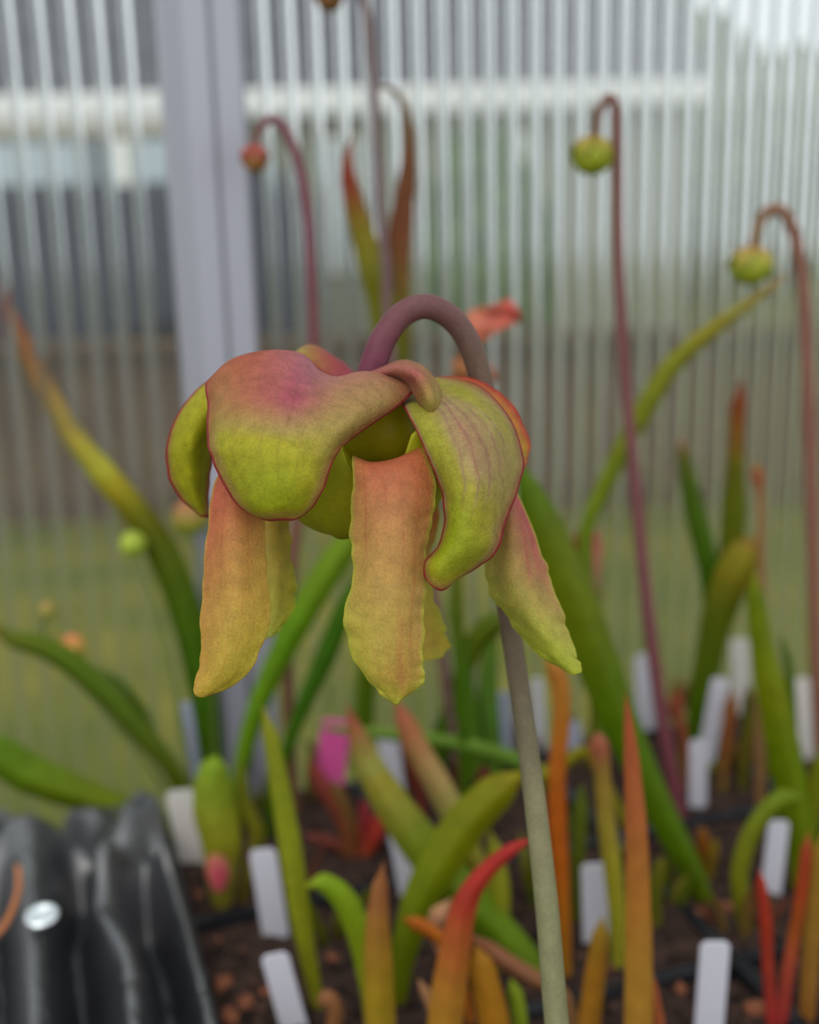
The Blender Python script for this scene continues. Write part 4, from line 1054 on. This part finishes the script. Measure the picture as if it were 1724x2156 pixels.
# right side: arching leaf, red mouthed trumpet and upright greens
t16 = plant('trumpet_pitcher_plant', 1260, 1600, .54, 'trumpet pitcher with red mouth below the long arching green leaf')
leaf(t16, [(1664, 570, 10), (1630, 600, 22), (1560, 650, 28), (1480, 710, 36), (1415, 770, 42), (1370, 840, 44), (1325, 920, 42), (1280, 1010, 38), (1240, 1100, 34), (1232, 1180, 28), (1245, 1300, 24), (1260, 1450, 22), (1270, 1590, 20)], .50, [(186, 122, 86), (170, 148, 80), (162, 166, 78), (156, 174, 66), (148, 172, 58), (138, 166, 50), (122, 158, 50), (112, 152, 54), (104, 142, 60), (96, 132, 60), DG, DG], .6)
leaf(t16, [(1222, 1108, 36), (1222, 1150, 34), (1226, 1210, 30), (1236, 1300, 28), (1250, 1440, 26), (1258, 1590, 22)], .505, [(176, 44, 44), (140, 56, 36), (92, 90, 30), (70, 104, 30), DG], .6)
leaf(t16, [(1252, 1108, 38), (1248, 1150, 40), (1244, 1220, 44), (1250, 1300, 38), (1262, 1440, 30), (1270, 1590, 24)], .515, [(206, 84, 100), (190, 120, 108), (124, 164, 112), (112, 156, 104), (92, 132, 70), DG], .6)
t17 = plant('dark_green_pitcher_plant', 1460, 1540, .55, 'group of dark green upright pitchers with orange and pink tips by the right wall')
leaf(t17, [(1430, 915, 8), (1440, 960, 30), (1456, 1040, 42), (1478, 1130, 46), (1498, 1220, 46), (1506, 1320, 42), (1490, 1440, 36), (1470, 1570, 30)], .55, [(196, 112, 100), (104, 118, 66), (82, 122, 36), (68, 112, 20), (58, 104, 12), (54, 92, 8), (50, 82, 8), DG], .5)
leaf(t17, [(1560, 795, 16), (1556, 850, 34), (1552, 920, 32), (1550, 1000, 42), (1548, 1080, 54), (1540, 1170, 52), (1520, 1300, 46), (1496, 1440, 36), (1480, 1570, 30)], .555, [(128, 56, 30), (160, 78, 34), (144, 98, 30), (84, 96, 14), (104, 126, 14), (92, 112, 14), (60, 88, 8), DG, DG], .5)
leaf(t17, [(1600, 1130, 44), (1575, 1160, 74), (1545, 1220, 84), (1515, 1300, 72), (1492, 1390, 58), (1474, 1470, 46), (1462, 1560, 34)], .54, [(172, 112, 58), (112, 104, 22), (84, 100, 10), (72, 98, 8), (56, 86, 6), (56, 84, 8), (60, 80, 16)], .5)
t18 = plant('thin_bud_stalk', 1600, 1700, .49, 'thin brown stalk with small orange bud beside the dark green pitchers')
leaf(t18, [(1592, 975, 14), (1595, 1000, 32), (1600, 1040, 18), (1602, 1150, 16), (1604, 1300, 18), (1602, 1450, 22), (1600, 1580, 24), (1602, 1710, 22)], .5, [(196, 150, 90), (190, 106, 74), (140, 104, 70), (132, 96, 66), (126, 100, 62), (130, 98, 66), (120, 88, 60)], .9, 0, 'stalk')
t19 = plant('right_green_pitcher_plant', 1690, 1800, .46, 'bright green tall leaves at the right edge rising past a white label')
leaf(t19, [(1588, 1200, 26), (1592, 1260, 40), (1606, 1360, 48), (1630, 1470, 66), (1652, 1580, 74), (1672, 1680, 70), (1686, 1790, 54), (1690, 1870, 40)], .45, [(112, 126, 20), (108, 138, 18), (112, 140, 20), (116, 138, 16), (104, 136, 8), (98, 130, 8), (104, 134, 20), (110, 120, 30)], .5)
leaf(t19, [(1640, 1330, 10), (1660, 1400, 20), (1668, 1500, 22), (1672, 1600, 20), (1680, 1760, 18)], .465, [(84, 124, 60), (80, 120, 30), (84, 124, 20), DG], .5)
leaf(t19, [(1690, 1680, 50), (1640, 1690, 46), (1590, 1745, 42), (1562, 1820, 40), (1560, 1890, 36), (1576, 1960, 26)], .40, [(110, 146, 20), (118, 152, 30), (124, 146, 44), (122, 140, 46), (116, 128, 40), (104, 108, 40)], .4)
leaf(t19, [(1740, 1560, 20), (1722, 1640, 40), (1706, 1740, 46), (1690, 1860, 34)], .425, [(112, 132, 24), (120, 140, 24), (104, 128, 16), (110, 116, 30)], .5)
t20 = plant('red_stalk_pitcher_plant', 1630, 2200, .335, 'pair of thin red stalks rising beside the right front label')
leaf(t20, [(1598, 1830, 12), (1606, 1880, 22), (1614, 1950, 28), (1618, 2040, 26), (1630, 2156, 26)], .335, [(176, 60, 44), (186, 58, 44), (176, 58, 36), (170, 62, 48), (150, 46, 48)], .7)
leaf(t20, [(1702, 1750, 12), (1698, 1800, 26), (1690, 1880, 30), (1676, 1960, 30), (1660, 2050, 30), (1645, 2156, 30)], .335, [(166, 92, 44), (182, 72, 48), (172, 70, 34), (164, 84, 36), (170, 72, 56), (150, 46, 52)], .7)
leaf(t20, [(1735, 1740, 24), (1724, 1840, 40), (1714, 1960, 42), (1706, 2060, 38), (1700, 2156, 34)], .34, [(150, 116, 40), (158, 122, 44), (166, 124, 50), (160, 112, 50), (140, 88, 40)], .6)

# low red leaves in the middle
t21 = plant('low_red_pitcher_plant', 740, 1800, .45, 'low cluster of small red leaves below the pink label')
for pts, cc in (([(655, 1600, 20), (680, 1660, 36), (720, 1730, 30), (745, 1790, 18)], [(150, 62, 62), (156, 74, 60), (130, 84, 50)]),
                ([(700, 1640, 18), (718, 1690, 34), (740, 1750, 30), (752, 1795, 18)], [(120, 96, 50), (130, 90, 48), (120, 60, 40)]),
                ([(792, 1715, 14), (790, 1755, 40), (775, 1785, 36), (760, 1805, 20)], [(196, 64, 56), (192, 66, 52), (150, 80, 40)]),
                ([(760, 1680, 14), (770, 1720, 30), (765, 1765, 30), (758, 1800, 18)], [(166, 62, 74), (150, 50, 52), (120, 60, 40)]),
                ([(640, 1760, 16), (675, 1770, 28), (715, 1785, 28), (745, 1805, 20)], [(140, 70, 62), (120, 56, 50), (110, 70, 40)])):
    leaf(t21, pts, .45, cc, .5)
t22 = plant('maroon_pitcher_plant', 900, 1720, .49, 'narrow maroon leaves standing between the two slanting green leaves')
for pts, cc in (([(850, 1560, 14), (868, 1620, 24), (884, 1680, 24), (895, 1730, 16)], [(130, 68, 44), (128, 52, 44), (90, 40, 40)]),
                ([(1022, 1610, 20), (1018, 1650, 34), (1014, 1700, 26), (1010, 1740, 18)], [(140, 40, 62), (124, 34, 44), (90, 40, 40)]),
                ([(960, 1590, 16), (966, 1630, 24), (972, 1690, 18)], [(128, 60, 60), (110, 56, 50)])):
    leaf(t22, pts, .49, cc, .5)
t23 = plant('small_amber_pitcher_plant', 1480, 1840, .44, 'small amber shoots at the foot of the wide green leaf')
for pts, cc in (([(1478, 1740, 14), (1482, 1780, 30), (1490, 1830, 18)], [(170, 110, 40), (176, 104, 34), (120, 90, 30)]),
                ([(1508, 1765, 12), (1502, 1800, 24), (1494, 1845, 16)], [(150, 130, 40), (150, 120, 34), (110, 90, 30)]),
                ([(1540, 1450, 16), (1538, 1500, 30), (1530, 1560, 20)], [(180, 116, 56), (176, 100, 50), (100, 84, 40)]),
                ([(1575, 1440, 20), (1580, 1500, 34), (1570, 1580, 22)], [(96, 84, 40), (104, 108, 40), (84, 90, 40)]),
                ([(1430, 1450, 20), (1425, 1490, 30), (1440, 1560, 20)], [(168, 84, 60), (176, 96, 70), (110, 70, 50)])):
    leaf(t23, pts, .5, cc, .6)

# small shoots crowding the soil between the pots' main leaves
shoot_spots = [(640, 1700, 'r', 'left of the low red leaves'), (700, 1600, 'g', 'behind the pink label'), (880, 1650, 'r', 'between the two slanting green leaves'),
               (1010, 1560, 'g', 'at the foot of the pale green clump'), (1100, 1580, 'r', 'by the thin grey-white label'), (1240, 1600, 'r', 'by the short pale label'),
               (1400, 1500, 'r', 'right of the lilac label and mauve scape'), (1440, 1640, 'g', 'left of the lilac grey label'), (1560, 1620, 'r', 'by the foot of the thin brown stalk'),
               (1640, 1640, 'g', 'behind the bright green right leaves'), (1390, 1900, 'g', 'beside the copper leaf'), (540, 1720, 'g', 'behind the lilac white label'),
               (600, 1900, 'r', 'between the lilac white label and yellow-green leaf'), (1120, 1880, 'g', 'close behind the main flower stalk'), (720, 1960, 'g', 'under the bending green leaf'), (1560, 1960, 'r', 'beside the broad front label')]
pal = {'g': ([(112, 132, 40), (84, 100, 30)], [(92, 118, 34), (70, 84, 30)], [(134, 128, 50), (90, 92, 34)]), 'r': ([(150, 74, 48), (96, 64, 36)], [(128, 60, 56), (84, 60, 40)], [(146, 104, 54), (96, 80, 40)])}
for (px, py, kd, where) in shoot_spots:
    b = W_z(px, py, ZS)
    o = empty('small_shoots', (b[0], b[1], ZS))
    tag(o, ('short green shoots ' if kd == 'g' else 'short reddish brown shoots ') + where, 'plant', 'short shoots on the soil')
    for q in range(6):
        a = random.uniform(0, 6.28); rr = random.uniform(.002, .010); h = random.uniform(.012, .034)
        p0 = b + np.array([rr * math.cos(a), rr * math.sin(a), -.004])
        ln = np.array([math.cos(a), math.sin(a) * .6, 0]) * h * random.uniform(.1, .55)
        P = [p0 + ln + np.array([0, 0, h]), p0 + ln * .45 + np.array([0, 0, h * .6]), p0]
        link('shoot', tube_mesh('shoot', P, [.0006, random.uniform(.0012, .0026), .0012], random.choice(pal[kd]), .4, 10, 12, fold=.4, tint='leaf'), M['leaf'], o)

# ================================================================== PLANT LABELS
def plant_label(label, top, bot, w, mat='tag_white', yaw=0.0, dy=0.0):
    b = W_z(bot[0], bot[1], ZS); t = W_y(top[0], top[1], b[1] + dy)
    k = float(((b + t) / 2 - C0) @ F) / FPX
    ax_ = t - b; Ln = np.linalg.norm(ax_); ax_ /= Ln
    sd = np.cross(ax_, np.array([math.sin(yaw), -math.cos(yaw), 0])); sd /= np.linalg.norm(sd)
    if sd[0] < 0: sd = -sd
    nm = np.cross(sd, ax_); hw = w / 2 * k; th = .0005
    b2 = b - ax_ * .018
    prof = [(-hw * .15, -.010), (hw * .15, -.010), (hw, .008), (hw, Ln + .018 - hw * .35), (hw * .7, Ln + .018), (-hw * .7, Ln + .018), (-hw, Ln + .018 - hw * .35), (-hw, .008)]
    n = len(prof)
    V = [b2 + sd * a + ax_ * c + nm * s_ * th for s_ in (-1, 1) for a, c in prof]
    Fc = [tuple(range(n))[::-1], tuple(range(n, 2 * n))] + [(j, (j + 1) % n, n + (j + 1) % n, n + j) for j in range(n)]
    me = mesh_from('plant_label', V - b, Fc, False)
    o = link('plant_label', me, M[mat]); o.location = [float(v) for v in b]
    tag(o, label, 'label', 'plant labels stuck in the pots')
    md = o.modifiers.new('bevel', 'BEVEL'); md.width = .0002; md.segments = 1
plant_label('tall bluish white plant label leaning beside the dark left leaf', (398, 1478), (425, 1668), 42, 'tag_blue')
plant_label('wide cream plant label standing next to the bag corner', (378, 1664), (408, 1822), 62, 'tag_cream')
plant_label('lilac white plant label left of the yellow-green upright leaf', (552, 1788), (580, 1964), 56)
plant_label('slanted white plant label in front of the bark chips', (577, 2008), (620, 2165), 58)
plant_label('pink plant label among the low red leaves', (708, 1515), (690, 1668), 62, 'tag_pink')
plant_label('white plant label behind the two slanting leaves', (814, 1536), (835, 1700), 44, 'tag_white')
plant_label('white plant label foot half hidden by the large slanting leaf', (838, 1740), (866, 1892), 46)
plant_label('small white plant label at the end of the thin green blade', (970, 1498), (962, 1590), 34)
plant_label('pale blue plant label among the pale green upright leaves', (1056, 1458), (1062, 1590), 36, 'tag_blue')
plant_label('thin grey-white plant label just behind the main stalk', (1130, 1428), (1140, 1590), 24)
plant_label('short pale label between the orange leaf and the wide green leaf', (1206, 1520), (1214, 1598), 32, 'tag_blue')
plant_label('lilac plant label in front of the mauve scape', (1358, 1378), (1362, 1500), 46)
plant_label('white plant label with faint pink foot beneath the golden leaf', (1250, 1818), (1254, 1985), 54)
plant_label('tall white plant label leaning beneath the dark green pitchers', (1518, 1428), (1478, 1640), 38)
plant_label('lilac grey plant label touching the tall leaning label', (1470, 1558), (1468, 1705), 38, 'tag_white')
plant_label('cream plant label behind the thin brown stalk', (1556, 1345), (1562, 1480), 38, 'tag_cream')
plant_label('white plant label at the right edge by the wall', (1686, 1428), (1702, 1590), 36, 'tag_cream')
plant_label('white plant label standing against the bright green right leaves', (1640, 1728), (1622, 1880), 44)
plant_label('broad white plant label alone on bare soil at the front', (1506, 1982), (1490, 2190), 62)
